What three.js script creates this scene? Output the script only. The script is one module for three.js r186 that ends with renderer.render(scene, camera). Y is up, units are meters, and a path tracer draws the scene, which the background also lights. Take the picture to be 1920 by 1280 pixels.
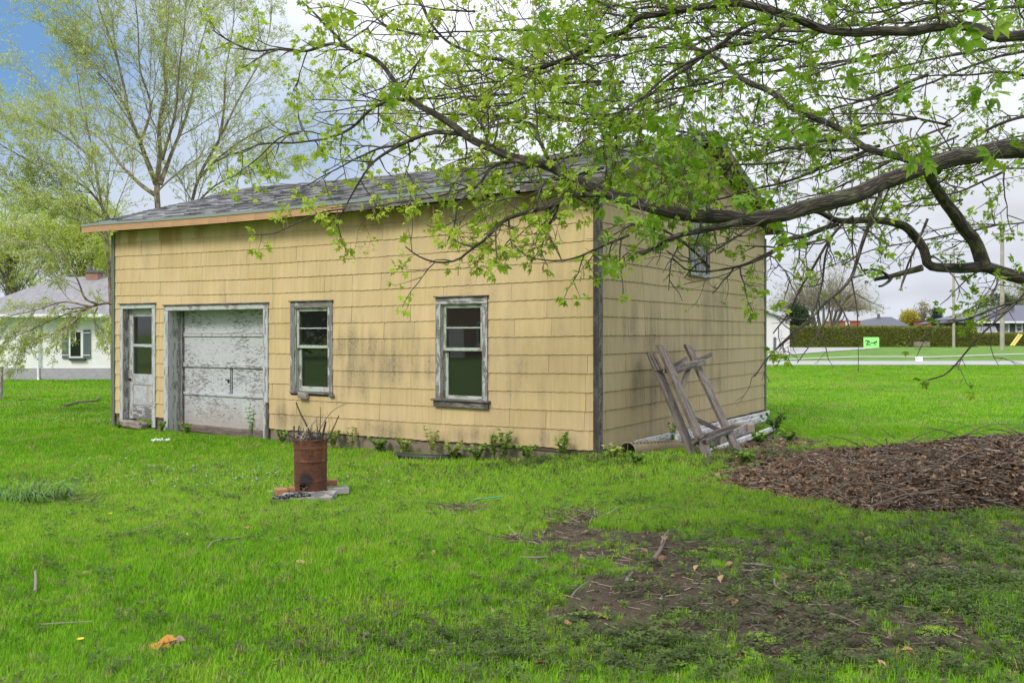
import * as THREE from 'three';

// ---------------------------------------------------------------- camera, sky, sun, exposure
const F = 1685, EYE = 1.64, HY = 624;              // focal length in photo pixels, eye height, horizon row
const scene = new THREE.Scene();
const camera = new THREE.PerspectiveCamera(2 * Math.atan(640 / F) * 180 / Math.PI, 1.5, 0.05, 900);
camera.position.set(0, EYE, 0);
camera.lookAt(0, EYE, -10);
camera.setViewOffset(1920, 1280, 0, 640 - HY, 1920, 1280);
const renderer = new THREE.WebGLRenderer({ antialias: true });
renderer.toneMapping = THREE.LinearToneMapping;
renderer.toneMappingExposure = 1.55;
renderer.shadowMap.enabled = true;

const V = (x, y, z) => new THREE.Vector3(x, y, z);
const clamp = (x, a = 0, b = 1) => Math.min(b, Math.max(a, x));
const lerp = (a, b, t) => a + (b - a) * t;
const sstep = (a, b, x) => { const t = clamp((x - a) / (b - a)); return t * t * (3 - 2 * t); };
function makeRng(s) { let a = s >>> 0; return () => { a = (a + 0x6d2b79f5) | 0; let t = Math.imul(a ^ (a >>> 15), 1 | a); t = (t + Math.imul(t ^ (t >>> 7), 61 | t)) ^ t; return ((t ^ (t >>> 14)) >>> 0) / 4294967296; }; }
let rnd = makeRng(7);
const rr = (a, b) => a + (b - a) * rnd();
function hash2(i, j) { let h = Math.imul(i, 374761393) + Math.imul(j, 668265263); h = Math.imul(h ^ (h >>> 13), 1274126177); return ((h ^ (h >>> 16)) >>> 0) / 4294967296; }
function vnoise(x, y, px = 0, py = 0) {
  const xi = Math.floor(x), yi = Math.floor(y), fx = x - xi, fy = y - yi, u = fx * fx * (3 - 2 * fx), v = fy * fy * (3 - 2 * fy);
  const w = (k, p) => p ? ((k % p) + p) % p : k;
  const x0 = w(xi, px), x1 = w(xi + 1, px), y0 = w(yi, py), y1 = w(yi + 1, py);
  return lerp(lerp(hash2(x0, y0), hash2(x1, y0), u), lerp(hash2(x0, y1), hash2(x1, y1), u), v);
}
function fbm(x, y, o = 4, px = 0, py = 0) { let s = 0, a = 0.5, n = 0; for (let k = 0; k < o; k++) { s += a * vnoise(x + k * 17 * (px ? 0 : 1), y + k * 31 * (py ? 0 : 1), px, py); n += a; a *= 0.5; x *= 2; y *= 2; px *= 2; py *= 2; } return s / n; }
const toS = (c) => { c = clamp(c); return Math.round(255 * (c <= 0.0031308 ? c * 12.92 : 1.055 * Math.pow(c, 1 / 2.4) - 0.055)); };
function colorTex(w, h, fn) {                       // fn(u, v) -> linear rgb, v upwards
  const d = new Uint8Array(w * h * 4);
  for (let j = 0, o = 0; j < h; j++) for (let i = 0; i < w; i++, o += 4) { const c = fn((i + 0.5) / w, (j + 0.5) / h); d[o] = toS(c[0]); d[o + 1] = toS(c[1]); d[o + 2] = toS(c[2]); d[o + 3] = c.length > 3 ? Math.round(255 * c[3]) : 255; }
  const t = new THREE.DataTexture(d, w, h, THREE.RGBAFormat); t.colorSpace = THREE.SRGBColorSpace; t.magFilter = THREE.LinearFilter; t.minFilter = THREE.LinearFilter; t.wrapS = t.wrapT = THREE.RepeatWrapping; t.needsUpdate = true; return t;
}
function grayTex(w, h, fn) { const t = colorTex(w, h, () => [0, 0, 0]), d = t.image.data; for (let j = 0, o = 0; j < h; j++) for (let i = 0; i < w; i++, o += 4) { const g = Math.round(255 * clamp(fn((i + 0.5) / w, (j + 0.5) / h))); d[o] = d[o + 1] = d[o + 2] = g; } t.colorSpace = THREE.NoColorSpace; return t; }
const rep = (t, x, y) => { const c = t.clone(); c.repeat.set(x, y); c.needsUpdate = true; return c; };
const mix3 = (a, b, t) => [lerp(a[0], b[0], t), lerp(a[1], b[1], t), lerp(a[2], b[2], t)];

// overcast sky with a blue break towards the upper left
{
  const w = 1024, h = 512, d = new Float32Array(w * h * 4);
  for (let j = 0, o = 0; j < h; j++) {
    const el = ((j + 0.5) / h - 0.5) * Math.PI;
    for (let i = 0; i < w; i++, o += 4) {
      const az = ((i + 0.5) / w - 0.5) * 2 * Math.PI, s = Math.sin(Math.max(el, 0.0));
      const dx = Math.cos(el) * Math.cos(az), dy = Math.sin(el), dz = Math.cos(el) * Math.sin(az);
      const a = Math.atan2(dx, -dz) * 180 / Math.PI, e = el * 180 / Math.PI;     // degrees to the right of the view
      const k = 1 / (Math.max(dy, 0) + 0.22), cx = dx * k * 1.5 + 11.3, cy = dz * k * 1.5 + 4.7;   // cloud deck seen from below
      const n = fbm(cx, cy, 6), n2 = fbm(cx * 2.3 + 5, cy * 2.3 + 9, 5);
      let blue = sstep(0.56, 0.70, fbm(cx * 0.55 + 40.2, cy * 0.55 + 3.1, 5)) * 0.5;
      const hole = Math.exp(-(((a + 30) / 11) ** 2) - (((e - 17) / 9) ** 2)) * 1.25 + Math.exp(-(((a + 12) / 5) ** 2) - (((e - 11.5) / 4.5) ** 2)) * 0.62;
      blue = clamp(blue * sstep(8, 25, e) + hole * sstep(0.18, 0.62, n2 * 0.6 + n * 0.5 + 0.12));
      const lum = 0.49 * (1 + 2.5 * Math.pow(s, 1.3)) * (0.78 + 0.40 * n2) * (0.88 + 0.24 * n);
      const grey = sstep(0.40, 0.66, n) * 0.35;
      const cloud = [lum * lerp(0.95, 0.79, grey), lum * lerp(0.985, 0.86, grey), lum * lerp(1.06, 1.02, grey)];
      const sky = [0.065 + 0.08 * (1 - s), 0.165 + 0.11 * (1 - s), 0.37 + 0.09 * (1 - s)];
      let c = mix3(cloud, sky, blue);
      if (el < 0) c = mix3([0.5, 0.52, 0.52], [0.25, 0.3, 0.2], sstep(0, -0.3, el));
      d[o] = c[0]; d[o + 1] = c[1]; d[o + 2] = c[2]; d[o + 3] = 1;
    }
  }
  const t = new THREE.DataTexture(d, w, h, THREE.RGBAFormat, THREE.FloatType);
  t.mapping = THREE.EquirectangularReflectionMapping; t.magFilter = THREE.LinearFilter; t.needsUpdate = true;
  scene.background = t; scene.environment = t;
}
const sun = new THREE.DirectionalLight(new THREE.Color(1.0, 0.95, 0.86), 1.5);
sun.position.set(-26, 40, 26); sun.target.position.set(0, 0, -10);
sun.castShadow = true; sun.shadow.radius = 30; sun.shadow.mapSize.set(2048, 2048);
Object.assign(sun.shadow.camera, { left: -40, right: 40, top: 40, bottom: -40, near: 1, far: 160 });
scene.add(sun, sun.target);

// ---------------------------------------------------------------- helpers
const at = (x, y, D) => V((x - 960) * D / F, EYE - (y - HY) * D / F, -D);        // photo pixel at a depth
function ground(X, D) {                                                           // height of the ground, metres
  const w = sstep(-3, 7, X);
  const wl = sstep(1.4, -0.9, X); let h = -0.25 * lerp(sstep(12.0, 16.5, D), sstep(6.5, 13.2, D), wl) + w * (0.33 * sstep(20, 46, D) + 0.37 * sstep(46, 75, D)) + (1 - w) * 0.1 * sstep(45, 80, D);
  h += (fbm(X * 0.35 + 50, D * 0.35, 3) - 0.5) * 0.07 * sstep(2, 5, D) * (1 - sstep(16, 24, D));
  return h;
}
function onGround(x, y) {                                                         // the ground point under a photo pixel
  let D = EYE * F / Math.max(y - HY, 4);
  for (let k = 0; k < 24; k++) { const X = (x - 960) * D / F; D = lerp(D, (EYE - ground(X, D)) * F / Math.max(y - HY, 4), 0.7); }
  const X = (x - 960) * D / F;
  return V(X, ground(X, D), -D);
}
const taken = {};
const numbered = (n) => { const k = taken[n] = (taken[n] ?? -1) + 1; return k ? n + '_' + String(k).padStart(3, '0') : n; };
function tag(o, label, category, group, kind) { if (label) o.userData.label = label; if (category) o.userData.category = category; if (group) o.userData.group = group; if (kind) o.userData.kind = kind; return o; }
function thing(name, label, category, pos = V(0, 0, 0), turn = 0, group) { const o = new THREE.Group(); o.name = numbered(name); o.position.copy(pos); o.rotation.y = turn; scene.add(o); return tag(o, label, category, group); }
function part(name, geo, mat, parent, label) { const m = new THREE.Mesh(geo.isBufferGeometry ? geo : geo.geo(), mat); m.name = name; m.castShadow = m.receiveShadow = true; if (label) m.userData.label = label; parent.add(m); return m; }
function solo(name, geo, mat, label, category, group, kind) { const m = part(numbered(name), geo, mat, scene); return tag(m, label, category, group, kind); }
function inst(name, geo, mat, list, parent, label) {                              // list of [matrix, color]
  const m = new THREE.InstancedMesh(geo.isBufferGeometry ? geo : geo.geo(), mat, list.length);
  const c = new THREE.Color();
  list.forEach(([mt, col], i) => { m.setMatrixAt(i, mt); m.setColorAt(i, col ? c.setRGB(col[0], col[1], col[2]) : c.setRGB(1, 1, 1)); });
  m.name = parent === scene ? numbered(name) : name; m.castShadow = m.receiveShadow = true; m.userData.kind = 'stuff'; if (label) m.userData.label = label; parent.add(m); return m;
}
class MB {                                                                        // mesh builder
  constructor() { this.p = []; this.n = []; this.u = []; this.c = []; this.i = []; this.hasC = false; }
  v(p, n, u, w, c) { this.p.push(p.x, p.y, p.z); this.n.push(n.x, n.y, n.z); this.u.push(u, w); if (c) { this.hasC = true; this.c.push(c[0], c[1], c[2]); } else this.c.push(1, 1, 1); return this.p.length / 3 - 1; }
  quad(a, b, c, d, col, su = 1, sv = 1, ou = 0, ov = 0) {
    const n = V().crossVectors(V().subVectors(b, a), V().subVectors(d, a)).normalize(), w = a.distanceTo(b) * su, h = a.distanceTo(d) * sv;
    const k = [this.v(a, n, ou, ov, col), this.v(b, n, ou + w, ov, col), this.v(c, n, ou + w, ov + h, col), this.v(d, n, ou, ov + h, col)];
    this.i.push(k[0], k[1], k[2], k[0], k[2], k[3]); return this;
  }
  tri(a, b, c, col, uv) {
    const n = V().crossVectors(V().subVectors(b, a), V().subVectors(c, a)).normalize(); uv = uv || [0, 0, 1, 0, 0.5, 1];
    const k = [this.v(a, n, uv[0], uv[1], col), this.v(b, n, uv[2], uv[3], col), this.v(c, n, uv[4], uv[5], col)]; this.i.push(...k); return this;
  }
  // box with its long axis along texture v, slightly chamfered when bev > 0
  box(sx, sy, sz, m, col, bev = 0) {
    const L = [sx, sy, sz], o = rnd() * 7, o2 = rnd() * 7, T = (x, y, z) => { const q = V(x, y, z); return m ? q.applyMatrix4(m) : q; };
    const long = sx >= sy && sx >= sz ? 0 : sy >= sz ? 1 : 2, hx = [sx / 2, sy / 2, sz / 2], b = Math.min(bev, ...hx.map((k) => k * 0.6));
    for (let ax = 0; ax < 3; ax++) for (const s of [-1, 1]) {
      let a1 = (ax + 1) % 3, a2 = (ax + 2) % 3; if (s < 0) [a1, a2] = [a2, a1];
      const P = (e1, e2) => { const q = [0, 0, 0]; q[ax] = s * hx[ax]; q[a1] = e1 * (hx[a1] - b); q[a2] = e2 * (hx[a2] - b); return q; };
      const c = [P(-1, -1), P(1, -1), P(1, 1), P(-1, 1)].map((q) => [q, T(...q)]);
      const n = V().crossVectors(V().subVectors(c[1][1], c[0][1]), V().subVectors(c[3][1], c[0][1])).normalize();
      const vAx = a1 === long ? a1 : a2 === long ? a2 : (L[a1] > L[a2] ? a1 : a2), uAx = vAx === a1 ? a2 : a1;
      const k = c.map(([q, w]) => this.v(w, n, q[uAx] + o + ax * 0.37, q[vAx] + o2, col)); this.i.push(k[0], k[1], k[2], k[0], k[2], k[3]);
    }
    if (b > 0) for (let ax = 0; ax < 3; ax++) for (const s1 of [-1, 1]) for (const s2 of [-1, 1]) {   // chamfer strips
      const a1 = (ax + 1) % 3, a2 = (ax + 2) % 3, P = (e, f) => { const q = [0, 0, 0]; q[ax] = e * (hx[ax] - b); q[a1] = s1 * (hx[a1] - (f ? b : 0)); q[a2] = s2 * (hx[a2] - (f ? 0 : b)); return T(...q); };
      const A = P(-1, 0), B = P(1, 0), C = P(1, 1), D = P(-1, 1); if (s1 * s2 > 0) this.quad(A, D, C, B, col, 1, 1, o, o2); else this.quad(A, B, C, D, col, 1, 1, o, o2);
    }
    return this;
  }
  plank(a, b, w, t, side, col, bev = 0.003) {                                     // a to b, width w along side, thickness t
    const y = V().subVectors(b, a), L = y.length(); y.normalize(); const x = side.clone().addScaledVector(y, -side.dot(y)).normalize(), z = V().crossVectors(x, y);
    const m = new THREE.Matrix4().makeBasis(x, y, z).setPosition(V().addVectors(a, b).multiplyScalar(0.5)); return this.box(w, L, t, m, col, bev);
  }
  tube(P, R, sides = 6, col, capEnd = true, wob = 0, uScale = 1) {
    const N = P.length, t = V(), up = V(0, 1, 0); let prev = null, base = -1, len = 0; const ph = rnd() * 9;
    for (let k = 0; k < N; k++) {
      t.subVectors(P[Math.min(k + 1, N - 1)], P[Math.max(k - 1, 0)]).normalize();
      if (!prev) { prev = Math.abs(t.y) > 0.9 ? V(1, 0, 0) : up.clone(); }
      prev.addScaledVector(t, -prev.dot(t)).normalize(); const bt = V().crossVectors(t, prev); if (k) len += P[k].distanceTo(P[k - 1]);
      const row = this.p.length / 3;
      for (let s = 0; s <= sides; s++) {
        const a = s / sides * 2 * Math.PI, n = V().addScaledVector(prev, Math.cos(a)).addScaledVector(bt, Math.sin(a)), r = R[k] * (1 + (wob ? wob * (vnoise(Math.cos(a) * 1.6 + ph, len * 5 + Math.sin(a) * 1.6) - 0.5) : 0));
        this.v(V().copy(P[k]).addScaledVector(n, r), n, s / sides * 2 * Math.PI * Math.max(R[0], 0.01) * uScale, len, typeof col === 'function' ? col(k / (N - 1)) : col);
      }
      if (base >= 0) for (let s = 0; s < sides; s++) this.i.push(base + s, base + s + 1, row + s, base + s + 1, row + s + 1, row + s);
      base = row;
    }
    for (const [k, s0] of capEnd ? [[0, -1], [N - 1, 1]] : []) {
      t.subVectors(P[Math.min(k + 1, N - 1)], P[Math.max(k - 1, 0)]).normalize().multiplyScalar(s0); const row = (k ? this.p.length / 3 - (sides + 1) - (capEnd && k ? sides + 2 : 0) : this.p.length / 3 - N * (sides + 1));
      const c0 = this.v(P[k], t, 0, 0, typeof col === 'function' ? col(k / (N - 1)) : col), ring = [];
      for (let s = 0; s <= sides; s++) { const q = (row + s) * 3; ring.push(this.v(V(this.p[q], this.p[q + 1], this.p[q + 2]), t, 0.01 * s, 0, typeof col === 'function' ? col(k / (N - 1)) : col)); }
      for (let s = 0; s < sides; s++) s0 > 0 ? this.i.push(c0, ring[s], ring[s + 1]) : this.i.push(c0, ring[s + 1], ring[s]);
    }
    return this;
  }
  add(g, m, col) {                                                                // append another geometry
    const a = g.attributes, b = this.p.length / 3, nm = m ? new THREE.Matrix3().getNormalMatrix(m) : null, q = V();
    for (let k = 0; k < a.position.count; k++) { q.fromBufferAttribute(a.position, k); if (m) q.applyMatrix4(m); const n = V().fromBufferAttribute(a.normal, k); if (nm) n.applyMatrix3(nm).normalize(); this.v(q, n, a.uv ? a.uv.getX(k) : 0, a.uv ? a.uv.getY(k) : 0, col); }
    if (g.index) for (let k = 0; k < g.index.count; k++) this.i.push(b + g.index.getX(k)); else for (let k = 0; k < a.position.count; k++) this.i.push(b + k); return this;
  }
  geo() {
    const g = new THREE.BufferGeometry(); g.setAttribute('position', new THREE.BufferAttribute(new Float32Array(this.p), 3)); g.setAttribute('normal', new THREE.BufferAttribute(new Float32Array(this.n), 3)); g.setAttribute('uv', new THREE.BufferAttribute(new Float32Array(this.u), 2));
    if (this.hasC) g.setAttribute('color', new THREE.BufferAttribute(new Float32Array(this.c), 3)); g.setIndex(new THREE.BufferAttribute(new Uint32Array(this.i), 1)); return g;
  }
}
const TR = (x, y, z) => new THREE.Matrix4().makeTranslation(x, y, z);
function smooth(P, n) { const c = new THREE.CatmullRomCurve3(P, false, 'centripetal'); return c.getSpacedPoints(n); }
const EUL = new THREE.Euler(), QUA = new THREE.Quaternion();
const pose = (p, rx, ry, rz, sx, sy = sx, sz = sx, order = 'YXZ') => new THREE.Matrix4().compose(p, QUA.clone().setFromEuler(new THREE.Euler(rx, ry, rz, order)), V(sx, sy, sz));
const std = (o) => new THREE.MeshStandardMaterial({ roughness: 0.85, metalness: 0, ...o });
const rgb = (r, g, b) => new THREE.Color().setRGB(r, g, b);

// ---------------------------------------------------------------- materials of the garage
const stainCol = [0.135, 0.112, 0.07];
function sidingTex(w, h, W, H, seed, zones, base, overall, eaveY) {
  return colorTex(w, h, (u, v) => {
    const x = u * W, y = v * H; let z = overall;
    for (const [zx, zy, rx, ry, s] of zones) z += s * Math.exp(-(((x - zx) / rx) ** 2) - (((y - zy) / ry) ** 2));
    const st = fbm(x * 7 + seed, y * 0.9 + seed, 4), fine = fbm(x * 34 + seed, y * 2.2, 3), sp = fbm(x * 60, y * 40 + seed, 2), bl = fbm(x * 1.3 + seed, y * 1.5, 3);
    const k = clamp(sstep(0.36, 0.86, st * 0.5 + fine * 0.30 + (bl - 0.5) * 0.7 - 0.16 + z * 0.30) * (0.45 + 0.75 * sp) * Math.min(1, z + 0.15));
    const tone = 0.84 + 0.32 * bl, gr = 0.86 + 0.28 * fine;
    let c = [base[0] * tone * gr, base[1] * tone * gr * (0.985 + 0.03 * st), base[2] * tone * gr * (0.94 + 0.12 * bl)];
    const bi = fbm(x * 3 + 7, y * 0.6 + seed, 3); if (y > eaveY) c = mix3(c, [0.36, 0.21, 0.055], clamp(sstep(0.36, 0.7, bi) * 0.75 * sstep(0.0, 0.25, (y - eaveY) * (0.4 + bi))));
    return mix3(c, stainCol, k * 0.78);
  });
}
const FW = 11.2, FH = 4.4, GW = 8.2, GH = 6.2;      // metres covered by the two siding maps
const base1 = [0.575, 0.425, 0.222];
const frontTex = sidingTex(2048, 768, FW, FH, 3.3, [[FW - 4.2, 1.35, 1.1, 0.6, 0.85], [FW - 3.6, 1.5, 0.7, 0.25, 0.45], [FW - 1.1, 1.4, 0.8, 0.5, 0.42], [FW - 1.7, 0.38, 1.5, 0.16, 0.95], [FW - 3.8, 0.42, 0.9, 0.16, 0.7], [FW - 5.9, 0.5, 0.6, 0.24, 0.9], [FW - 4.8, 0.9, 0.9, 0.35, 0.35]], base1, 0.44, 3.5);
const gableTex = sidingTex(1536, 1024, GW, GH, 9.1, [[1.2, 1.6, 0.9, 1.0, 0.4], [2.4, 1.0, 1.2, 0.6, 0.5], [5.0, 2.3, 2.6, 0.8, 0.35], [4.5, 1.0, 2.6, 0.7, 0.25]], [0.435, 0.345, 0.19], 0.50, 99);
const grainTex = grayTex(512, 512, (u, v) => 0.6 * fbm(u * 96, v * 8, 3, 96, 8) + 0.4 * fbm(u * 190, v * 24, 2, 190, 24));
const mSidingF = std({ map: frontTex, bumpMap: rep(grainTex, 11, 4.4), bumpScale: 0.004, roughness: 0.9, vertexColors: true });
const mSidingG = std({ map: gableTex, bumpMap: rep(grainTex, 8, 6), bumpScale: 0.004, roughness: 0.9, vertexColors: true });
function peelTex(seed, wood, paint, amount, w = 512, h = 1024, su = 1, sv = 2) {   // covers su x sv metres, grain along v
  return colorTex(w, h, (u, v) => {
    const x = u * su, y = v * sv, g = fbm(x * 46 + seed, y * 3.0, 4, 0, 0), f = fbm(x * 120, y * 9 + seed, 2), p = fbm(x * 24 + seed * 3, y * 3.2, 5), p2 = fbm(x * 70, y * 22 + seed, 3);
    const wd = 0.62 + 0.8 * (g - 0.1), k = sstep(0.46, 0.58, p * 0.72 + p2 * 0.28 + (amount - 0.5) * 0.36);
    const c = [wood[0] * wd, wood[1] * wd, wood[2] * wd], q = 0.86 + 0.2 * f;
    return mix3(c, [paint[0] * q, paint[1] * q, paint[2] * q], k);
  });
}
const woodBump = grayTex(256, 512, (u, v) => 0.7 * fbm(u * 40, v * 4, 4, 40, 4) + 0.3 * fbm(u * 90, v * 16, 2, 90, 16));
const mTrimWhite = std({ map: peelTex(2.2, [0.27, 0.25, 0.24], [0.47, 0.48, 0.475], 0.74), bumpMap: woodBump, bumpScale: 0.004 });
const mTrimGrey = std({ map: peelTex(5.7, [0.19, 0.173, 0.166], [0.45, 0.45, 0.44], 0.40), bumpMap: woodBump, bumpScale: 0.005 });
const mWoodDark = std({ map: peelTex(8.4, [0.10, 0.085, 0.075], [0.22, 0.20, 0.18], 0.3), bumpMap: woodBump, bumpScale: 0.005 });
const mPost = std({ map: peelTex(12.4, [0.075, 0.062, 0.053], [0.17, 0.16, 0.145], 0.42), bumpMap: woodBump, bumpScale: 0.006 });
const mGreenTrim = std({ map: peelTex(4.4, [0.13, 0.12, 0.10], [0.13, 0.165, 0.12], 0.6), bumpMap: woodBump, bumpScale: 0.004 });
const mSash = std({ map: peelTex(6.1, [0.24, 0.23, 0.19], [0.45, 0.485, 0.43], 0.66), bumpMap: woodBump, bumpScale: 0.003 });
const mWoodGrey = std({ map: peelTex(15.1, [0.25, 0.215, 0.195], [0.40, 0.37, 0.345], 0.42), bumpMap: woodBump, bumpScale: 0.004 });
const mPine = std({ map: colorTex(256, 512, (u, v) => { const g = fbm(u * 22, v * 2.5, 4), k = 0.8 + 0.45 * g; return [0.43 * k, 0.245 * k, 0.13 * k]; }), bumpMap: woodBump, bumpScale: 0.002 });
const doorTex = colorTex(1024, 1024, (u, v) => {                                   // flaking white paint, 2.6 x 2.3 m
  const x = u * 2.6, y = v * 2.3, fl = fbm(x * 17 + 2.7, y * 74, 4), wob = fbm(x * 3, y * 3, 3), zone = 0.16 * Math.exp(-(((y - 1.16) / 0.11) ** 2)) + 0.08 * Math.exp(-(((y - 0.86) / 0.18) ** 2)) + 0.07 * Math.exp(-(((y - 1.5) / 0.14) ** 2)) + 0.05 * Math.exp(-(((y - 1.9) / 0.25) ** 2));
  const k = sstep(0.635, 0.70, fl + (wob - 0.5) * 0.40 + zone * 1.1), q = 0.9 + 0.18 * fbm(x * 20, y * 50, 2);
  let c = mix3([0.47 * q, 0.475 * q, 0.485 * q], [0.16, 0.15, 0.145], k * 0.85);
  const d = fbm(x * 8 + 4, y * 3 + 9, 4), mud = sstep(0.62, 0.0, y + (d - 0.5) * 0.7);
  return mix3(c, [0.30, 0.235, 0.185], mud * 0.62 * (0.5 + d));
});
const mDoor = std({ map: doorTex, bumpMap: rep(grainTex, 2, 3), bumpScale: 0.002, roughness: 0.7 });
const mDark = std({ color: rgb(0.035, 0.03, 0.026), roughness: 1 });
const concreteTex = colorTex(512, 256, (u, v) => { const a = fbm(u * 12, v * 6, 5, 12, 6), b = fbm(u * 70, v * 35, 3, 70, 35), k = 0.75 + 0.35 * a + 0.2 * (b - 0.5); return mix3([0.25 * k, 0.20 * k, 0.145 * k], [0.10, 0.085, 0.06], sstep(0.55, 0.75, a) * 0.7); });
const mConcrete = std({ map: concreteTex, roughness: 1 });
const mGlass = new THREE.MeshPhysicalMaterial({ color: rgb(0.55, 0.64, 0.58), roughness: 0.015, transmission: 0.98, thickness: 0, ior: 1.75 });
const mRoofDeck = std({ color: rgb(0.09, 0.075, 0.06) });
const mShingle = std({ vertexColors: true, roughness: 0.95, color: rgb(1, 1, 1), bumpMap: rep(grainTex, 3, 3), bumpScale: 0.002 });
const mDrip = std({ color: rgb(0.20, 0.245, 0.215), roughness: 0.5 });

// ---------------------------------------------------------------- the yellow garage
const shed = thing('wooden_garage', 'old yellow shingled garage with grey roof behind the rusty barrel', 'garage', V(1.17, 0, -12.24), -0.5598);
const SL = 10.8, SD = 7.77, sag = (x) => -0.06 * Math.sin(Math.PI * clamp(-x / SL)), Y0 = 0.045, EX = 0.26;
const shedPt = (x, y, z) => shed.localToWorld(V(x, y, z)); shed.updateMatrixWorld();
const roofTop = (x, z) => { const f = clamp((z > -3.885 ? (0.35 - z) : (z + 8.12)) / 4.235); return lerp(3.79 - 0.075 * Math.sin(Math.PI * clamp(-x / SL)), 5.10 - 0.11 * Math.sin(Math.PI * clamp(-x / SL)), f); };
const frontOpen = { near: [-2.733, -1.786, 0.60, 2.175], far: [-5.822, -4.859, 0.64, 2.165], garage: [-9.176, -6.365, -0.6, 2.155], door: [-10.543, -9.445, -0.6, 2.20] };
function courses(wallPart, L, toLocal, openings, topFn, mat, uvFn, rows, sagFn, seed, gapRow) {
  rnd = makeRng(seed);
  for (let r = 0; r < rows; r++) {
    const yb = Y0 + r * EX, yt = yb + EX + 0.025, cuts = [0.0];
    let x = (r % 2 ? 0.28 : 0.92) + rr(-0.06, 0.06); while (x < L - 0.12) { cuts.push(x); x += rnd() < 0.22 ? 0.61 : 1.22; } cuts.push(L);
    for (let c = 0; c + 1 < cuts.length; c++) {
      const tone = 0.925 + 0.11 * rnd(), tilt = rr(-0.001, 0.0025), edge = [];
      for (const o of openings) for (const e of [o[0], o[1]]) if (e > cuts[c] + 0.01 && e < cuts[c + 1] - 0.01 && o[3] > yb && o[2] < yt) edge.push(e);
      const xs = [cuts[c], ...edge.sort((a, b) => a - b), cuts[c + 1]];
      for (let k = 0; k + 1 < xs.length; k++) {
        let b = yb, t = yt; const mid = (xs[k] + xs[k + 1]) / 2; let cutT = false;
        for (const o of openings) if (mid > o[0] && mid < o[1] && o[3] > b && o[2] < t) { if (o[2] <= b && o[3] >= yb + EX) t = b; else if (o[2] <= b) { b = o[3]; } else { t = Math.min(t, o[2]); cutT = true; } }
        if (t - b < 0.02) continue;
        const g = hash2(c + 7, r + 3) < 0.45 ? 0.003 : 0.0009, x0 = xs[k] + (k ? 0 : g), x1 = xs[k + 1] - (k + 2 < xs.length ? 0 : g); if (x1 - x0 < 0.02) continue;
        const n = Math.max(2, Math.ceil((x1 - x0) / 0.075)), m = new MB(), zt = 0.005, zb = 0.018 + tilt, N = toLocal(1, 0, 0, true); let any = false; const row = [];
        for (let q = 0; q <= n; q++) {
          const xx = lerp(x0, x1, q / n), lim = topFn(xx), wav = b === yb ? ((Math.round(xx / 0.075) % 2 ? 0.005 : -0.003) + 0.008 * (vnoise(xx * 5 + seed, r * 3.1) - 0.5) - (r === 0 ? 0.03 * Math.max(0, vnoise(xx * 2.3 + seed, 9.5) - 0.45) : 0)) : 0;
          const y1 = Math.min(t, lim), y0 = Math.min(b + wav, lim); if (y1 > y0 + 0.005) any = true; const s = sagFn(xx), fz = (y) => lerp(zb, zt, clamp((y - yb) / (EX + 0.025)));
          row.push([toLocal(xx, y0 + s, fz(y0)), toLocal(xx, y1 + s, fz(y1)), toLocal(xx, y0 + s, 0.001), xx, y0, y1]);
        }
        if (!any) continue;
        const col = [tone, tone * (0.99 + 0.02 * rnd()), tone * (0.96 + 0.08 * rnd())];
        for (let q = 0; q < n; q++) {
          const A = row[q], B = row[q + 1]; if (A[5] - A[4] < 0.003 && B[5] - B[4] < 0.003) continue;
          const n0 = V().crossVectors(V().subVectors(B[0], A[0]), V().subVectors(A[1], A[0])).normalize(); if (!(n0.lengthSq() > 0.5)) continue;
          const id = [[A[0], A[3], A[4]], [B[0], B[3], B[4]], [B[1], B[3], B[5]], [A[1], A[3], A[5]]].map(([p, xx, y]) => m.v(p, n0, ...uvFn(xx, y), col)); m.i.push(id[0], id[1], id[2], id[0], id[2], id[3]);
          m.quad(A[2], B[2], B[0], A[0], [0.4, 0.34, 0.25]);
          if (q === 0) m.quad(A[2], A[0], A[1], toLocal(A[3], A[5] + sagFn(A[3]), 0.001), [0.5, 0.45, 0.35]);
        }
        part('siding_shingle', m, mat, wallPart);
      }
    }
  }
}
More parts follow.
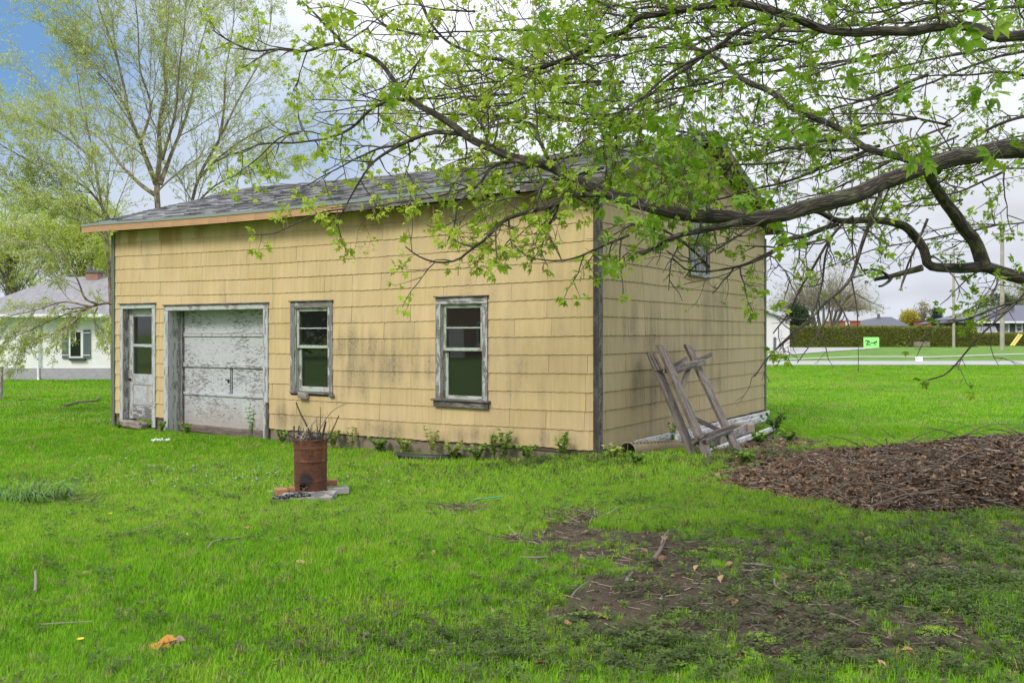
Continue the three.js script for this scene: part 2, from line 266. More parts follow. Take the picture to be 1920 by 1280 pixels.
{ // walls: sheathing behind the shingles, then the shingles one by one
  const m = new MB(), wallBox = (x0, x1, y0, y1) => m.box(x1 - x0, y1 - y0, 0.10, TR((x0 + x1) / 2, (y0 + y1) / 2, -0.05));
  const o = frontOpen; wallBox(-SL, 0, 2.2, 3.62); let x = -SL;
  for (const k of ['door', 'garage', 'far', 'near']) { wallBox(x, o[k][0], -0.02, 2.2); if (o[k][3] < 2.199) wallBox(o[k][0], o[k][1], o[k][3], 2.2); if (o[k][2] > 0) wallBox(o[k][0], o[k][1], -0.02, o[k][2]); x = o[k][1]; }
  wallBox(x, 0, -0.02, 2.2);
  const front = part('front_wall', m, std({ color: rgb(0.10, 0.075, 0.045) }), shed);
  courses(front, SL, (a, b, c, d) => V(-SL + a, b, c), Object.values(o).map((q) => [q[0] + SL, q[1] + SL, q[2], q[3]]), () => 3.66, mSidingF, (a, b) => [(a + 0.3) / FW, (b + 0.25) / FH], 15, (a) => sag(a - SL), 21);
  const g = new MB(), gt = (t) => roofTop(0, -t) - 0.14;
  for (let k = 0; k < 16; k++) { const t0 = k / 16 * SD, t1 = (k + 1) / 16 * SD, p = (t, y, xx) => V(xx, y, -t); g.quad(p(t0, -0.02, -0.002), p(t1, -0.02, -0.002), p(t1, gt(t1), -0.002), p(t0, gt(t0), -0.002)); g.quad(p(t1, -0.02, -0.1), p(t0, -0.02, -0.1), p(t0, gt(t0), -0.1), p(t1, gt(t1), -0.1)); }
  const gable = part('gable_wall', g, std({ color: rgb(0.10, 0.08, 0.05) }), shed);
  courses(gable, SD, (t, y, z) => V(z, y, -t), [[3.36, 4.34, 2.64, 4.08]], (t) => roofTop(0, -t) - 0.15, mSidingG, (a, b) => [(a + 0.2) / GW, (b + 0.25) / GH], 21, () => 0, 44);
  const bk = new MB(); bk.box(0.1, 3.7, SD - 0.1, TR(-SL + 0.05, 1.83, -SD / 2 - 0.05)); bk.box(SL, 3.7, 0.1, TR(-SL / 2, 1.83, -SD + 0.05)); part('rear_wall', bk, std({ color: rgb(0.45, 0.34, 0.16) }), shed);
  for (let k = 0; k < 8; k++) { const lim = roofTop(-SL, -(k + 0.5) / 8 * SD) - 0.16 - 3.68; if (lim > 0.05) part('gable_board', new MB().box(0.09, lim, SD / 8 - 0.004, TR(-SL + 0.05, 3.68 + lim / 2, -(k + 0.5) / 8 * SD)), std({ color: rgb(0.45, 0.34, 0.16) }), shed); }
}
{ // concrete foundation below the siding, interrupted at the two doors
  for (const [x0, x1] of [[-10.78, -10.5], [-9.49, -9.13], [-6.41, -0.02]]) { const m = new MB(); m.box(x1 - x0, 0.62, 0.3, TR((x0 + x1) / 2, -0.26, -0.17), undefined, 0.01); part('foundation', m, mConcrete, shed); }
  part('foundation', new MB().box(0.3, 0.62, SD - 0.1, TR(-0.17, -0.26, -SD / 2 - 0.05), undefined, 0.01), mConcrete, shed);
}
{ // corner boards
  const b = new MB(); b.box(0.085, 3.62, 0.03, TR(-0.012, 1.81, 0.022), undefined, 0.004); part('corner_board', b, std({ map: peelTex(71.4, [0.05, 0.042, 0.036], [0.10, 0.09, 0.08], 0.4), bumpMap: woodBump, bumpScale: 0.006 }), shed, 'dark weathered corner board at the near corner');
  part('corner_board', new MB().box(0.034, 3.64, 0.11, TR(0.024, 1.80, -0.022), undefined, 0.004), mPost, shed);
  part('corner_board', new MB().box(0.10, 3.78, 0.03, TR(-10.77, 1.70, 0.022), undefined, 0.004), mGreenTrim, shed);
  part('corner_board', new MB().box(0.03, 3.78, 0.08, TR(0.022, 1.72, -SD + 0.02), undefined, 0.004), mGreenTrim, shed);
}
{ // roof: deck, shingle tabs, fascia boards, drip edge, rake boards, rafter tails
  const m = new MB(), X0 = -11.3, X1 = 0.3, n = 24, P = (x, z, d) => V(x, roofTop(x, z) - d, z);
  for (let k = 0; k < n; k++) {
    const a = lerp(X0, X1, k / n), b = lerp(X0, X1, (k + 1) / n);
    for (const [z0, z1] of [[0.34, -3.885], [-3.885, -8.11]]) { m.quad(P(a, z0, 0.02), P(b, z0, 0.02), P(b, z1, 0.02), P(a, z1, 0.02)); m.quad(P(a, z1, 0.07), P(b, z1, 0.07), P(b, z0, 0.07), P(a, z0, 0.07)); }
    m.quad(P(a, 0.34, 0.07), P(b, 0.34, 0.07), P(b, 0.34, 0.02), P(a, 0.34, 0.02)); m.quad(P(b, -8.11, 0.07), P(a, -8.11, 0.07), P(a, -8.11, 0.02), P(b, -8.11, 0.02));
  }
  for (const x of [X0, X1]) for (const [z0, z1] of [[0.34, -3.885], [-3.885, -8.11]]) m.quad(P(x, z0, 0.07), P(x, z0, 0.02), P(x, z1, 0.02), P(x, z1, 0.07));
  const roof = part('roof', m, mRoofDeck, shed);
  rnd = makeRng(5); const s = new MB(), slope = Math.hypot(4.235, 1.31), rowsN = 33;
  for (const side of [0, 1]) for (let r = 0; r < rowsN; r++) {
    let x = X0 - rr(0, 0.2);
    while (x < X1) {
      const w = rr(0.13, 0.34), xa = Math.max(X0 - 0.02, x), xb = Math.min(X1 + 0.02, x + w - 0.004); x += w; if (xb - xa < 0.03) continue;
      const f0 = r / rowsN - 0.004, f1 = Math.min(1, (r + 1.25) / rowsN), zf = (f) => side ? -8.12 + f * 4.235 : 0.36 - f * 4.245, hi = rnd() < 0.5 ? 0.007 : 0, up = 0.010 + hi + rr(0, 0.003);
      const A = V(xa, roofTop(xa, zf(f0)) + up, zf(f0)), B = V(xb, roofTop(xb, zf(f0)) + up, zf(f0)), C = V(xb, roofTop(xb, zf(f1)) - 0.004, zf(f1)), D = V(xa, roofTop(xa, zf(f1)) - 0.004, zf(f1)), dn = V(0, -up - 0.012, 0);
      const t = rnd(), g = t < 0.30 ? rr(0.07, 0.12) : t < 0.66 ? rr(0.16, 0.28) : rr(0.32, 0.50), col = [g * 0.98, g * 0.985, g * 1.045];
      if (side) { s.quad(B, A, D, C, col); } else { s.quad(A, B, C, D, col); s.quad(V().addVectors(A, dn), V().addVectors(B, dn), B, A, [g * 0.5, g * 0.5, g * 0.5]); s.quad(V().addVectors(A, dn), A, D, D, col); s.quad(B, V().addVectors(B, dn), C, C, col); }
    }
  }
  part('shingle', s, mShingle, roof).userData.kind = 'stuff';
  const cap = new MB(); for (let k = 0; k < 52; k++) { const a = X0 - 0.01 + k * 0.223, b = a + 0.235, q = (x, d, z) => V(x, roofTop(x, -3.885) + d, -3.885 + z), g = rr(0.09, 0.24), c = [g, g, g * 1.06]; cap.quad(q(a, -0.02, 0.13), q(b, -0.028, 0.13), q(b, 0.018, 0), q(a, 0.03, 0), c); cap.quad(q(a, 0.03, 0), q(b, 0.018, 0), q(b, -0.028, -0.13), q(a, -0.02, -0.13), c); }
  part('ridge_cap', cap, mShingle, roof);
  const fas = (x0, x1, mat, label, h = 0.115, dz = 0) => { const n2 = 4, b = new MB(); for (let k = 0; k < n2; k++) { const a = lerp(x0, x1, k / n2), c = lerp(x0, x1, (k + 1) / n2), q = (x, d, z) => V(x, roofTop(x, 0.35) - d, z), z1 = 0.372 + dz, z0 = 0.345; b.quad(q(a, 0.045 + h, z1), q(c, 0.045 + h, z1), q(c, 0.03, z1), q(a, 0.03, z1), undefined, 1, 1, 0, 0); b.quad(q(a, 0.045 + h, z0), q(c, 0.045 + h, z0), q(c, 0.045 + h, z1), q(a, 0.045 + h, z1)); b.quad(q(c, 0.045 + h, z0), q(a, 0.045 + h, z0), q(a, 0.03, z0), q(c, 0.03, z0)); if (!k) b.quad(q(a, 0.045 + h, z0), q(a, 0.045 + h, z1), q(a, 0.03, z1), q(a, 0.03, z0)); if (k === n2 - 1) b.quad(q(c, 0.045 + h, z1), q(c, 0.045 + h, z0), q(c, 0.03, z0), q(c, 0.03, z1)); } for (let k = 0; k < b.u.length; k += 2) { const t = b.u[k]; b.u[k] = b.u[k + 1] + 0.1; b.u[k + 1] = t * 0.7 + x0; } part('fascia_board', b, mat, roof, label); };
  fas(-11.29, -9.05, mPine, 'new orange pine fascia board'); fas(-9.045, -7.0, mPine); fas(-6.995, -4.32, mPine);
  fas(-4.31, -1.62, mWoodDark, 'weathered grey fascia board', 0.12, 0.004); fas(-1.61, -1.02, mTrimWhite, 'short pale fascia board', 0.10); fas(-1.01, 0.29, mWoodDark, 'dark rotten fascia board', 0.13, 0.003);
  const dr = new MB(); for (let k = 0; k < n; k++) { const a = lerp(X0, X1, k / n), c = lerp(X0, X1, (k + 1) / n), q = (x, d, z) => V(x, roofTop(x, 0.35) - d, z); dr.quad(q(a, 0.036, 0.384), q(c, 0.036, 0.384), q(c, -0.012, 0.382), q(a, -0.012, 0.382)); dr.quad(q(a, -0.012, 0.382), q(c, -0.012, 0.382), q(c, -0.004, 0.30), q(a, -0.004, 0.30)); }
  part('drip_edge', dr, mDrip, roof);
  for (const [x, zz] of [[X1, [[0.37, -3.885], [-3.885, -8.14]]], [X0, [[0.37, -3.885], [-3.885, -8.14]]]]) for (const [z0, z1] of zz) {
    const b = new MB(), s0 = x > 0 ? 1 : -1, q = (z, d, dx) => V(x + s0 * dx, roofTop(x, z) - d, z), n2 = 6;
    for (let k = 0; k < n2; k++) { const a = lerp(z0, z1, k / n2), c = lerp(z0, z1, (k + 1) / n2); b.quad(q(a, 0.15, 0.024), q(c, 0.15, 0.024), q(c, -0.006, 0.024), q(a, -0.006, 0.024)); b.quad(q(a, 0.15, 0), q(c, 0.15, 0), q(c, 0.15, 0.024), q(a, 0.15, 0.024)); b.quad(q(a, -0.006, 0.024), q(c, -0.006, 0.024), q(c, -0.006, 0), q(a, -0.006, 0)); }
    part('rake_board', b, mGreenTrim, roof);
  }
  for (let k = 0; k < 19; k++) { const x = lerp(-11.1, 0.1, k / 18); const a = V(x, roofTop(x, 0.33) - 0.125, 0.33), b = V(x, roofTop(x, -0.2) - 0.13, -0.2); part('rafter_tail', new MB().plank(a, b, 0.045, 0.10, V(1, 0, 0)), mRoofDeck, roof); }
}
function casing(w, x0, x1, y0, y1, tw, tt, mat, cap = true, zf = 0.034) {           // boards round an opening, each a board
  const B = (name, ...a) => part(name, new MB().box(a[1] - a[0], a[3] - a[2], 0.03, TR((a[0] + a[1]) / 2, (a[2] + a[3]) / 2, zf - 0.011), undefined, 0.003), a[4] || mat, w);
  B('casing', x0, x0 + tw, y0, y1 - tt - 0.002); B('casing', x1 - tw, x1, y0, y1 - tt - 0.002); B('head_casing', x0, x1, y1 - tt, y1);
  if (cap) part('drip_cap', new MB().box(x1 - x0 + 0.04, 0.018, 0.075, TR((x0 + x1) / 2, y1 + 0.011, 0.034), undefined, 0.003), mWoodDark, w);
}
function doubleHung(name, label, [x0, x1, y0, y1], mat, tw, dirty) {
  const w = new THREE.Group(); w.name = name; w.userData.label = label; shed.add(w);
  casing(w, x0, x1, y0, y1, tw, 0.10, mat); const a = x0 + tw, b = x1 - tw, c = y0 + 0.0, d = y1 - 0.10, mid = lerp(c, d, 0.535);
  const J = new MB(); J.box(0.025, d - c, 0.15, TR(a - 0.0125 + 0.012, (c + d) / 2, -0.062)); J.box(0.025, d - c, 0.15, TR(b + 0.0005, (c + d) / 2, -0.062)); J.box(b - a, 0.025, 0.15, TR((a + b) / 2, d - 0.0005, -0.062)); part('jamb', J, mSash, w);
  const sash = (nm, yb, yt, z, st, bot, top) => {
    const m = new MB(), xa = a + 0.013, xb = b - 0.013; m.box(st, yt - yb, 0.036, TR(xa + st / 2, (yb + yt) / 2, z), undefined, 0.004); m.box(st, yt - yb, 0.036, TR(xb - st / 2, (yb + yt) / 2, z), undefined, 0.004);
    m.box(xb - xa - 2 * st, bot, 0.034, TR((xa + xb) / 2, yb + bot / 2, z), undefined, 0.004); m.box(xb - xa - 2 * st, top, 0.034, TR((xa + xb) / 2, yt - top / 2, z), undefined, 0.004);
    part(nm, m, mSash, w);
    return [xa + st, xb - st, yb + bot, yt - top, z];
  };
  const pane = ([xa, xb, yb, yt, z]) => part('pane', new MB().quad(V(xa - 0.005, yb - 0.005, z), V(xb + 0.005, yb - 0.005, z), V(xb + 0.005, yt + 0.005, z), V(xa - 0.005, yt + 0.005, z)), mGlass, w);
  const up = sash('upper_sash', mid - 0.02, d - 0.012, -0.035, 0.05, 0.05, 0.05), lo = sash('lower_sash', c + 0.01, mid + 0.012, -0.085, 0.055, 0.085, 0.035), ym = (up[2] + up[3]) / 2;
  part('muntin', new MB().box(up[1] - up[0], 0.022, 0.030, TR((up[0] + up[1]) / 2, ym, -0.035), undefined, 0.004), mSash, w);
  pane([up[0], up[1], up[2], ym - 0.011, -0.038]); pane([up[0], up[1], ym + 0.011, up[3], -0.038]); pane([lo[0], lo[1], lo[2], lo[3], -0.088]);
  return w;
}
{
  const w1 = doubleHung('window', 'window with the dark sill, nearer the corner', frontOpen.near, mTrimGrey, 0.095);
  part('sill', new MB().box(1.05, 0.028, 0.16, TR(-2.26, 0.632, 0.02), undefined, 0.006), mWoodDark, w1); part('sill_apron', new MB().box(0.99, 0.09, 0.055, TR(-2.26, 0.57, 0.037), undefined, 0.005), mWoodDark, w1);
  const w2 = doubleHung('window', 'window with the broken off sill beside the garage door', frontOpen.far, mTrimGrey, 0.095);
  part('sill_stub', new MB().box(0.99, 0.035, 0.09, TR(-5.34, 0.632, 0.0), undefined, 0.006), mWoodDark, w2);
  part('wood_block', new MB().box(0.20, 0.10, 0.08, TR(-5.49, 0.585, 0.055).multiply(new THREE.Matrix4().makeRotationZ(-0.05)), undefined, 0.006), mWoodGrey, w2, 'loose grey wood block under the frame'); part('wood_block', new MB().box(0.10, 0.04, 0.05, TR(-4.86, 0.60, 0.04), undefined, 0.006), mWoodDark, w2);
}
{ // overhead garage door set back in its reveal
  const [x0, x1, , y1] = frontOpen.garage, w = new THREE.Group(); w.name = 'garage_door'; w.userData.label = 'white garage door with flaking paint'; shed.add(w);
  casing(w, x0, x1, -0.22, y1, 0.115, 0.095, mTrimWhite); const a = x0 + 0.115, b = x1 - 0.115, t = y1 - 0.095, z = -0.30;
  part('jamb', new MB().box(0.05, t + 0.3, 0.34, TR(a - 0.022, t / 2 - 0.15, -0.16), undefined, 0.003), mTrimWhite, w); part('jamb', new MB().box(0.05, t + 0.3, 0.34, TR(b + 0.022, t / 2 - 0.15, -0.16), undefined, 0.003), mTrimWhite, w); part('jamb', new MB().box(b - a, 0.05, 0.34, TR((a + b) / 2, t + 0.022, -0.16), undefined, 0.003), mTrimWhite, w);
  part('door_stop', new MB().box(0.05, t + 0.3, 0.04, TR(a + 0.028, t / 2 - 0.15, z + 0.045), undefined, 0.003), mTrimGrey, w);
  const ys = [-0.12, 0.48, 1.02, 1.58, t], uvM = (m) => { for (let k = 0; k < m.p.length / 3; k++) { m.u[2 * k] = (m.p[3 * k] - a + 0.02) / 2.6; m.u[2 * k + 1] = (m.p[3 * k + 1] + 0.14) / 2.3; } return m; };
  for (let r = 0; r < 4; r++) for (const [p, q] of r === 1 ? [[a, lerp(a, b, 0.535)], [lerp(a, b, 0.545), b]] : [[a, b]]) part('panel', uvM(new MB().box(q - p - 0.006, ys[r + 1] - ys[r] - 0.008, 0.03, TR((p + q) / 2, (ys[r] + ys[r + 1]) / 2, z - 0.015 - (r % 2) * 0.004), undefined, 0.003)), mDoor, w);
  for (const [y, h] of [[0.475, 0.055], [1.02, 0.075], [1.585, 0.05], [1.625, 0.02]]) part('rail', uvM(new MB().box(b - a, h, 0.03, TR((a + b) / 2, y + 0.012, z + 0.012), undefined, 0.006)), mDoor, w);
  part('stile', uvM(new MB().box(0.075, 0.46, 0.028, TR(lerp(a, b, 0.515), 0.75, z + 0.011), undefined, 0.005)), mDoor, w);
  const h = new MB(); h.box(0.09, 0.022, 0.03, TR(lerp(a, b, 0.512), 0.77, z + 0.045), undefined, 0.005); h.box(0.02, 0.07, 0.02, TR(lerp(a, b, 0.52), 0.75, z + 0.04), undefined, 0.004); part('handle', h, mDark, w);
  part('threshold', new MB().box(b - a, 0.13, 0.10, TR((a + b) / 2, -0.175, z + 0.04).multiply(new THREE.Matrix4().makeRotationZ(-0.012)), undefined, 0.01), std({ map: peelTex(21.3, [0.14, 0.10, 0.085], [0.19, 0.15, 0.13], 0.4) }), w);
  part('downpipe', new MB().box(0.05, 0.75, 0.05, TR(x1 - 0.015, 0.06, 0.035), undefined, 0.008), mWoodDark, w);
}
{ // narrow side door
  const [x0, x1, , y1] = frontOpen.door, w = new THREE.Group(); w.name = 'door'; w.userData.label = 'narrow white half glazed door at the far end'; shed.add(w);
  casing(w, x0, x1, -0.18, y1, 0.095, 0.085, mTrimWhite); const a = x0 + 0.095, b = x1 - 0.095, t = y1 - 0.085, z = -0.13;
  part('jamb', new MB().box(0.05, t + 0.24, 0.22, TR(a - 0.022, t / 2 - 0.11, -0.10), undefined, 0.003), mTrimGrey, w); part('jamb', new MB().box(0.05, t + 0.24, 0.22, TR(b + 0.022, t / 2 - 0.11, -0.10), undefined, 0.003), mTrimGrey, w); part('jamb', new MB().box(b - a, 0.05, 0.22, TR((a + b) / 2, t + 0.022, -0.10), undefined, 0.003), mTrimGrey, w);
  const B = (n, xa, xb, ya, yb, m, zz = 0, l) => part(n, new MB().box(xb - xa, yb - ya, 0.04, TR((xa + xb) / 2, (ya + yb) / 2, z + zz), undefined, 0.005), m, w, l);
  B('stile', a, a + 0.12, -0.06, t, mTrimWhite); B('stile', b - 0.12, b, -0.06, t, mTrimWhite); B('rail', a + 0.12, b - 0.12, 1.96, t, mTrimWhite); B('rail', a + 0.12, b - 0.12, 1.36, 1.42, mTrimWhite); B('rail', a + 0.12, b - 0.12, 0.62, 0.83, mDoor); B('panel', a + 0.12, b - 0.12, 0.22, 0.615, mDoor, -0.012); B('rail', a + 0.12, b - 0.12, -0.06, 0.215, mTrimGrey, 0.002, 'bare grey bottom rail');
  for (const [ya, yb] of [[0.83, 1.36], [1.42, 1.96]]) part('pane', new MB().quad(V(a + 0.115, ya - 0.005, z - 0.004), V(b - 0.115, ya - 0.005, z - 0.004), V(b - 0.115, yb + 0.005, z - 0.004), V(a + 0.115, yb + 0.005, z - 0.004)), mGlass, w);
  part('knob', new MB().add(new THREE.SphereGeometry(0.028, 12, 8), TR(a + 0.06, 0.72, z + 0.05)), mDark, w);
}
{ // window high in the gable, boarded grey
  const w = new THREE.Group(); w.name = 'gable_window'; w.userData.label = 'boarded window high in the gable'; shed.add(w);
  const B = (n, t0, t1, y0, y1, x, th, m) => part(n, new MB().box(th, y1 - y0, t1 - t0, TR(x, (y0 + y1) / 2, -(t0 + t1) / 2), undefined, 0.004), m, w);
  B('casing', 3.36, 3.44, 2.66, 4.0, 0.024, 0.03, mWoodDark); B('casing', 4.20, 4.34, 2.66, 4.0, 0.024, 0.04, mWoodDark); B('head_casing', 3.36, 4.34, 4.0, 4.08, 0.026, 0.04, mTrimGrey); B('sill', 3.33, 4.37, 2.60, 2.66, 0.035, 0.07, mTrimGrey);
  for (let k = 0; k < 4; k++) B('board', 3.445 + k * 0.1885, 3.445 + (k + 1) * 0.1885 - 0.006, 2.66, 3.99, 0.004 + (k % 2) * 0.004, 0.016, std({ map: peelTex(31 + k, [0.15, 0.155, 0.16], [0.30, 0.31, 0.32], 0.45) }));
}

// ---------------------------------------------------------------- the ground
// bare and weedy areas, read off the photograph as ellipses on the ground: [px, py, rx, ry, strength]
const bareSpots = [[1280, 1085, 200, 60, 1.15], [1040, 1085, 200, 50, 0.9], [980, 1010, 150, 34, 0.85], [1150, 1000, 160, 30, 0.7], [1130, 1150, 200, 40, 0.8], [1480, 1170, 220, 50, 0.85], [1340, 1230, 260, 40, 0.7], [960, 1180, 160, 34, 0.5], [1750, 1190, 200, 60, 0.45], [1430, 1100, 210, 60, 0.6], [1120, 1030, 200, 40, 0.55], [1380, 1010, 180, 30, 0.55], [1300, 1170, 220, 40, 0.6], [1640, 1150, 260, 70, 0.42], [1800, 1060, 200, 60, 0.5], [1700, 985, 240, 22, 0.55], [860, 962, 60, 16, 0.7], [1080, 972, 130, 16, 0.55], [1010, 960, 90, 12, 0.3], [60, 950, 70, 22, 0.9], [160, 945, 60, 14, 0.6], [820, 1150, 120, 22, 0.5], [700, 1210, 200, 40, 0.42], [1550, 880, 300, 60, 0.95], [1600, 1230, 400, 60, 0.5], [520, 940, 70, 12, 0.6], [230, 834, 100, 10, 0.55], [560, 1235, 60, 16, 0.45], [100, 1245, 60, 14, 0.4], [1400, 832, 150, 34, 1.5], [1900, 1000, 150, 60, 0.5], [330, 1215, 40, 10, 0.3]];
const weedSpots = [[1650, 1170, 460, 130, 1.15], [1250, 1240, 300, 50, 0.6], [900, 1180, 330, 60, 0.45], [700, 1230, 260, 50, 0.6], [1780, 1020, 220, 70, 0.6], [1450, 1040, 260, 40, 0.4], [1440, 850, 160, 26, 0.5], [1600, 815, 160, 14, 0.6], [900, 866, 320, 12, 0.9], [600, 842, 160, 8, 0.6]];
const toPx = (X, D) => [960 + X * F / D, HY + (EYE - ground(X, D)) * F / D];
const spots = (list, x, y) => { let s = 0; for (const [a, b, rx, ry, k] of list) { const q = ((x - a) / rx) ** 2 + ((y - b) / ry) ** 2; if (q < 6) s += k * Math.exp(-q * 1.1); } return s; };
function bareAt(X, D) { const [x, y] = toPx(X, D), n = fbm(X * 2.2 + 9, D * 2.2, 4), n2 = fbm(X * 7 + 3, D * 7, 3); const under = 0.10 * sstep(900, 1500, x) * sstep(930, 1030, y); return clamp(sstep(0.46, 0.80, spots(bareSpots, x, y) * 0.56 + under * 1.6 + (n - 0.5) * 1.1 + (n2 - 0.5) * 0.95 + 0.03)); }
function weedAt(X, D) { const [x, y] = toPx(X, D), n = fbm(X * 1.7 + 19, D * 1.7 + 4, 4); return clamp(spots(weedSpots, x, y) * 0.8 + (n - 0.6) * 0.45); }
{
  const xs = [], ds = []; const grow = (a, list, end, s0, f) => { let s = s0, v = a; while (v < end) { list.push(v); v += s; s *= f; } list.push(end); };
  grow(1.5, ds, 620, 0.055, 1.012); const half = []; grow(0.0, half, 520, 0.05, 1.018); for (let k = half.length - 1; k > 0; k--) xs.push(-half[k]); xs.push(...half); ds.unshift(-300, -60, -15, -4, 0, 0.8);
  const nx = xs.length, nd = ds.length, p = new Float32Array(nx * nd * 3), c = new Float32Array(nx * nd * 3), uv = new Float32Array(nx * nd * 2), idx = [];
  for (let j = 0; j < nd; j++) for (let i = 0; i < nx; i++) {
    const X = xs[i], D = ds[j], k = j * nx + i; const b = D > 2 && D < 22 && Math.abs(X) < 14 ? bareAt(X, D) : 0;
    const micro = D > 2 && D < 16 && Math.abs(X) < 10 ? (fbm(X * 9, D * 9, 3) - 0.5) * 0.02 * b : 0;
    p.set([X, ground(X, D) + micro, -D], k * 3); uv.set([X, D], k * 2);
    const n = fbm(X * 0.5, D * 0.5, 4), n2 = fbm(X * 3, D * 3, 3);
    const g = mix3([0.095, 0.18, 0.014], [0.15, 0.30, 0.024], n2); const soil = mix3([0.042, 0.029, 0.016], [0.088, 0.062, 0.034], n2);
    const q = mix3([g[0] * (0.8 + 0.4 * n), g[1] * (0.82 + 0.36 * n), g[2]], soil, b); c.set(q, k * 3);
  }
  for (let j = 0; j + 1 < nd; j++) for (let i = 0; i + 1 < nx; i++) { const a = j * nx + i; idx.push(a, a + 1, a + nx + 1, a, a + nx + 1, a + nx); }
  const g = new THREE.BufferGeometry(); g.setAttribute('position', new THREE.BufferAttribute(p, 3)); g.setAttribute('color', new THREE.BufferAttribute(c, 3)); g.setAttribute('uv', new THREE.BufferAttribute(uv, 2)); g.setIndex(idx); g.computeVertexNormals();
  const gt = colorTex(1024, 1024, (u, v) => { const a = fbm(u * 24, v * 24, 5, 24, 24), b = fbm(u * 160, v * 160, 3, 160, 160), k = 0.55 + 0.5 * a + 0.55 * (b - 0.35); return [k, k, k * 0.96]; }); gt.repeat.set(0.4, 0.4);
  const gb = grayTex(512, 512, (u, v) => fbm(u * 40, v * 40, 4, 40, 40)); gb.repeat.set(0.7, 0.7);
  solo('ground', g, std({ map: gt, bumpMap: gb, bumpScale: 0.03, vertexColors: true, roughness: 1 }), null, null, null, 'structure');
}

// ---------------------------------------------------------------- leaves and branches shared by the trees
function leafletInto(m, base, dir, nrm, L, wide, curl) {                           // pointed, coarsely toothed, folded along the midrib
  const side = V().crossVectors(dir, nrm).normalize(), prof = [[0, 0.02], [0.16, 0.55], [0.36, 1], [0.50, 0.80], [0.58, 0.84], [0.78, 0.36], [1, 0]];
  const P = (y, x) => base.clone().addScaledVector(dir, y * L).addScaledVector(side, x * wide * L).addScaledVector(nrm, (Math.abs(x) * 0.30 * wide - curl * y * y) * L);
  for (const s of [-1, 1]) for (let k = 0; k + 1 < prof.length; k++) { const [y0, x0] = prof[k], [y1, x1] = prof[k + 1], a = P(y0, 0), b = P(y1, 0), c = P(y1, s * x1), d = P(y0, s * x0); if (k === 0) (s > 0 ? m.tri(a, c, b) : m.tri(a, b, c)); else if (x1 === 0) (s > 0 ? m.tri(a, d, b) : m.tri(a, b, d)); else { if (s > 0) { m.tri(a, d, c); m.tri(a, c, b); } else { m.tri(a, c, d); m.tri(a, b, c); } } }
}
function compoundLeaf(n, seed) {                                                   // unit length along +y, normal +z
  rnd = makeRng(seed); const m = new MB(), Z = V(0, 0, 1); const stalk = 0.36;
  m.tri(V(-0.008, 0, 0), V(0.008, 0, 0), V(0, 0.62, 0)); const A = (p, a, L, w) => leafletInto(m, p, V(Math.sin(a), Math.cos(a), rr(-0.25, 0.15)).normalize(), V(rr(-0.25, 0.25), rr(-0.2, 0.2), 1).normalize(), L, w, rr(0.05, 0.35));
  A(V(0, 0.50, 0), rr(-0.12, 0.12), rr(0.48, 0.58), rr(0.25, 0.31)); if (n > 2) { A(V(0, 0.46, 0), 0.85 + rr(-0.2, 0.2), rr(0.40, 0.5), 0.27); A(V(0, 0.46, 0), -0.85 + rr(-0.2, 0.2), rr(0.40, 0.5), 0.27); }
  if (n > 4) { A(V(0, 0.26, 0), 1.15 + rr(-0.2, 0.2), rr(0.3, 0.4), 0.27); A(V(0, 0.26, 0), -1.15 + rr(-0.2, 0.2), rr(0.3, 0.4), 0.27); }
  return m.geo();
}
const barkTex = colorTex(512, 1024, (u, v) => { const w = vnoise(u * 8, v * 14, 8, 14) * 0.09, r = Math.abs(fbm((u + w) * 26, v * 9, 4, 26, 9) - 0.5) * 2, g = fbm(u * 60, v * 60, 3, 60, 60), mo = sstep(0.56, 0.74, fbm(u * 7, v * 7, 4, 7, 7)); let c = mix3([0.032, 0.025, 0.019], [0.115, 0.092, 0.072], sstep(0.02, 0.42, r) * (0.6 + 0.5 * g)); return mix3(c, [0.16, 0.18, 0.075], mo * 0.5); });
const barkBump = grayTex(512, 1024, (u, v) => { const w = vnoise(u * 8, v * 14, 8, 14) * 0.09; return sstep(0, 0.4, Math.abs(fbm((u + w) * 26, v * 9, 4, 26, 9) - 0.5) * 2); });
barkTex.repeat.set(2.2, 1.1); barkBump.repeat.set(2.2, 1.1);
const mBark = std({ map: barkTex, bumpMap: barkBump, bumpScale: 0.012, roughness: 0.95 });
const mTwig = std({ color: rgb(0.07, 0.056, 0.044), roughness: 0.9 });
const mLeaf = new THREE.MeshPhysicalMaterial({ color: rgb(1, 1, 1), roughness: 0.85, transmission: 0.42, thickness: 0, specularIntensity: 0.4 });
const leafKinds = [compoundLeaf(3, 1), compoundLeaf(3, 2), compoundLeaf(5, 3), compoundLeaf(5, 4), compoundLeaf(3, 5), compoundLeaf(5, 6)];
const UPV = V(0, 1, 0);
function randDir() { const z = rr(-1, 1), a = rr(0, 6.2832), q = Math.sqrt(1 - z * z); return V(q * Math.cos(a), z, q * Math.sin(a)); }
function leafMatrix(p, dir, s, flat = 0.8) { const y = dir.clone().normalize(), n = UPV.clone().multiplyScalar(flat).add(randDir().multiplyScalar(0.75)); n.addScaledVector(y, -n.dot(y)).normalize(); const x = V().crossVectors(y, n); return new THREE.Matrix4().makeBasis(x.multiplyScalar(s), y.multiplyScalar(s), n.multiplyScalar(s)).setPosition(p); }

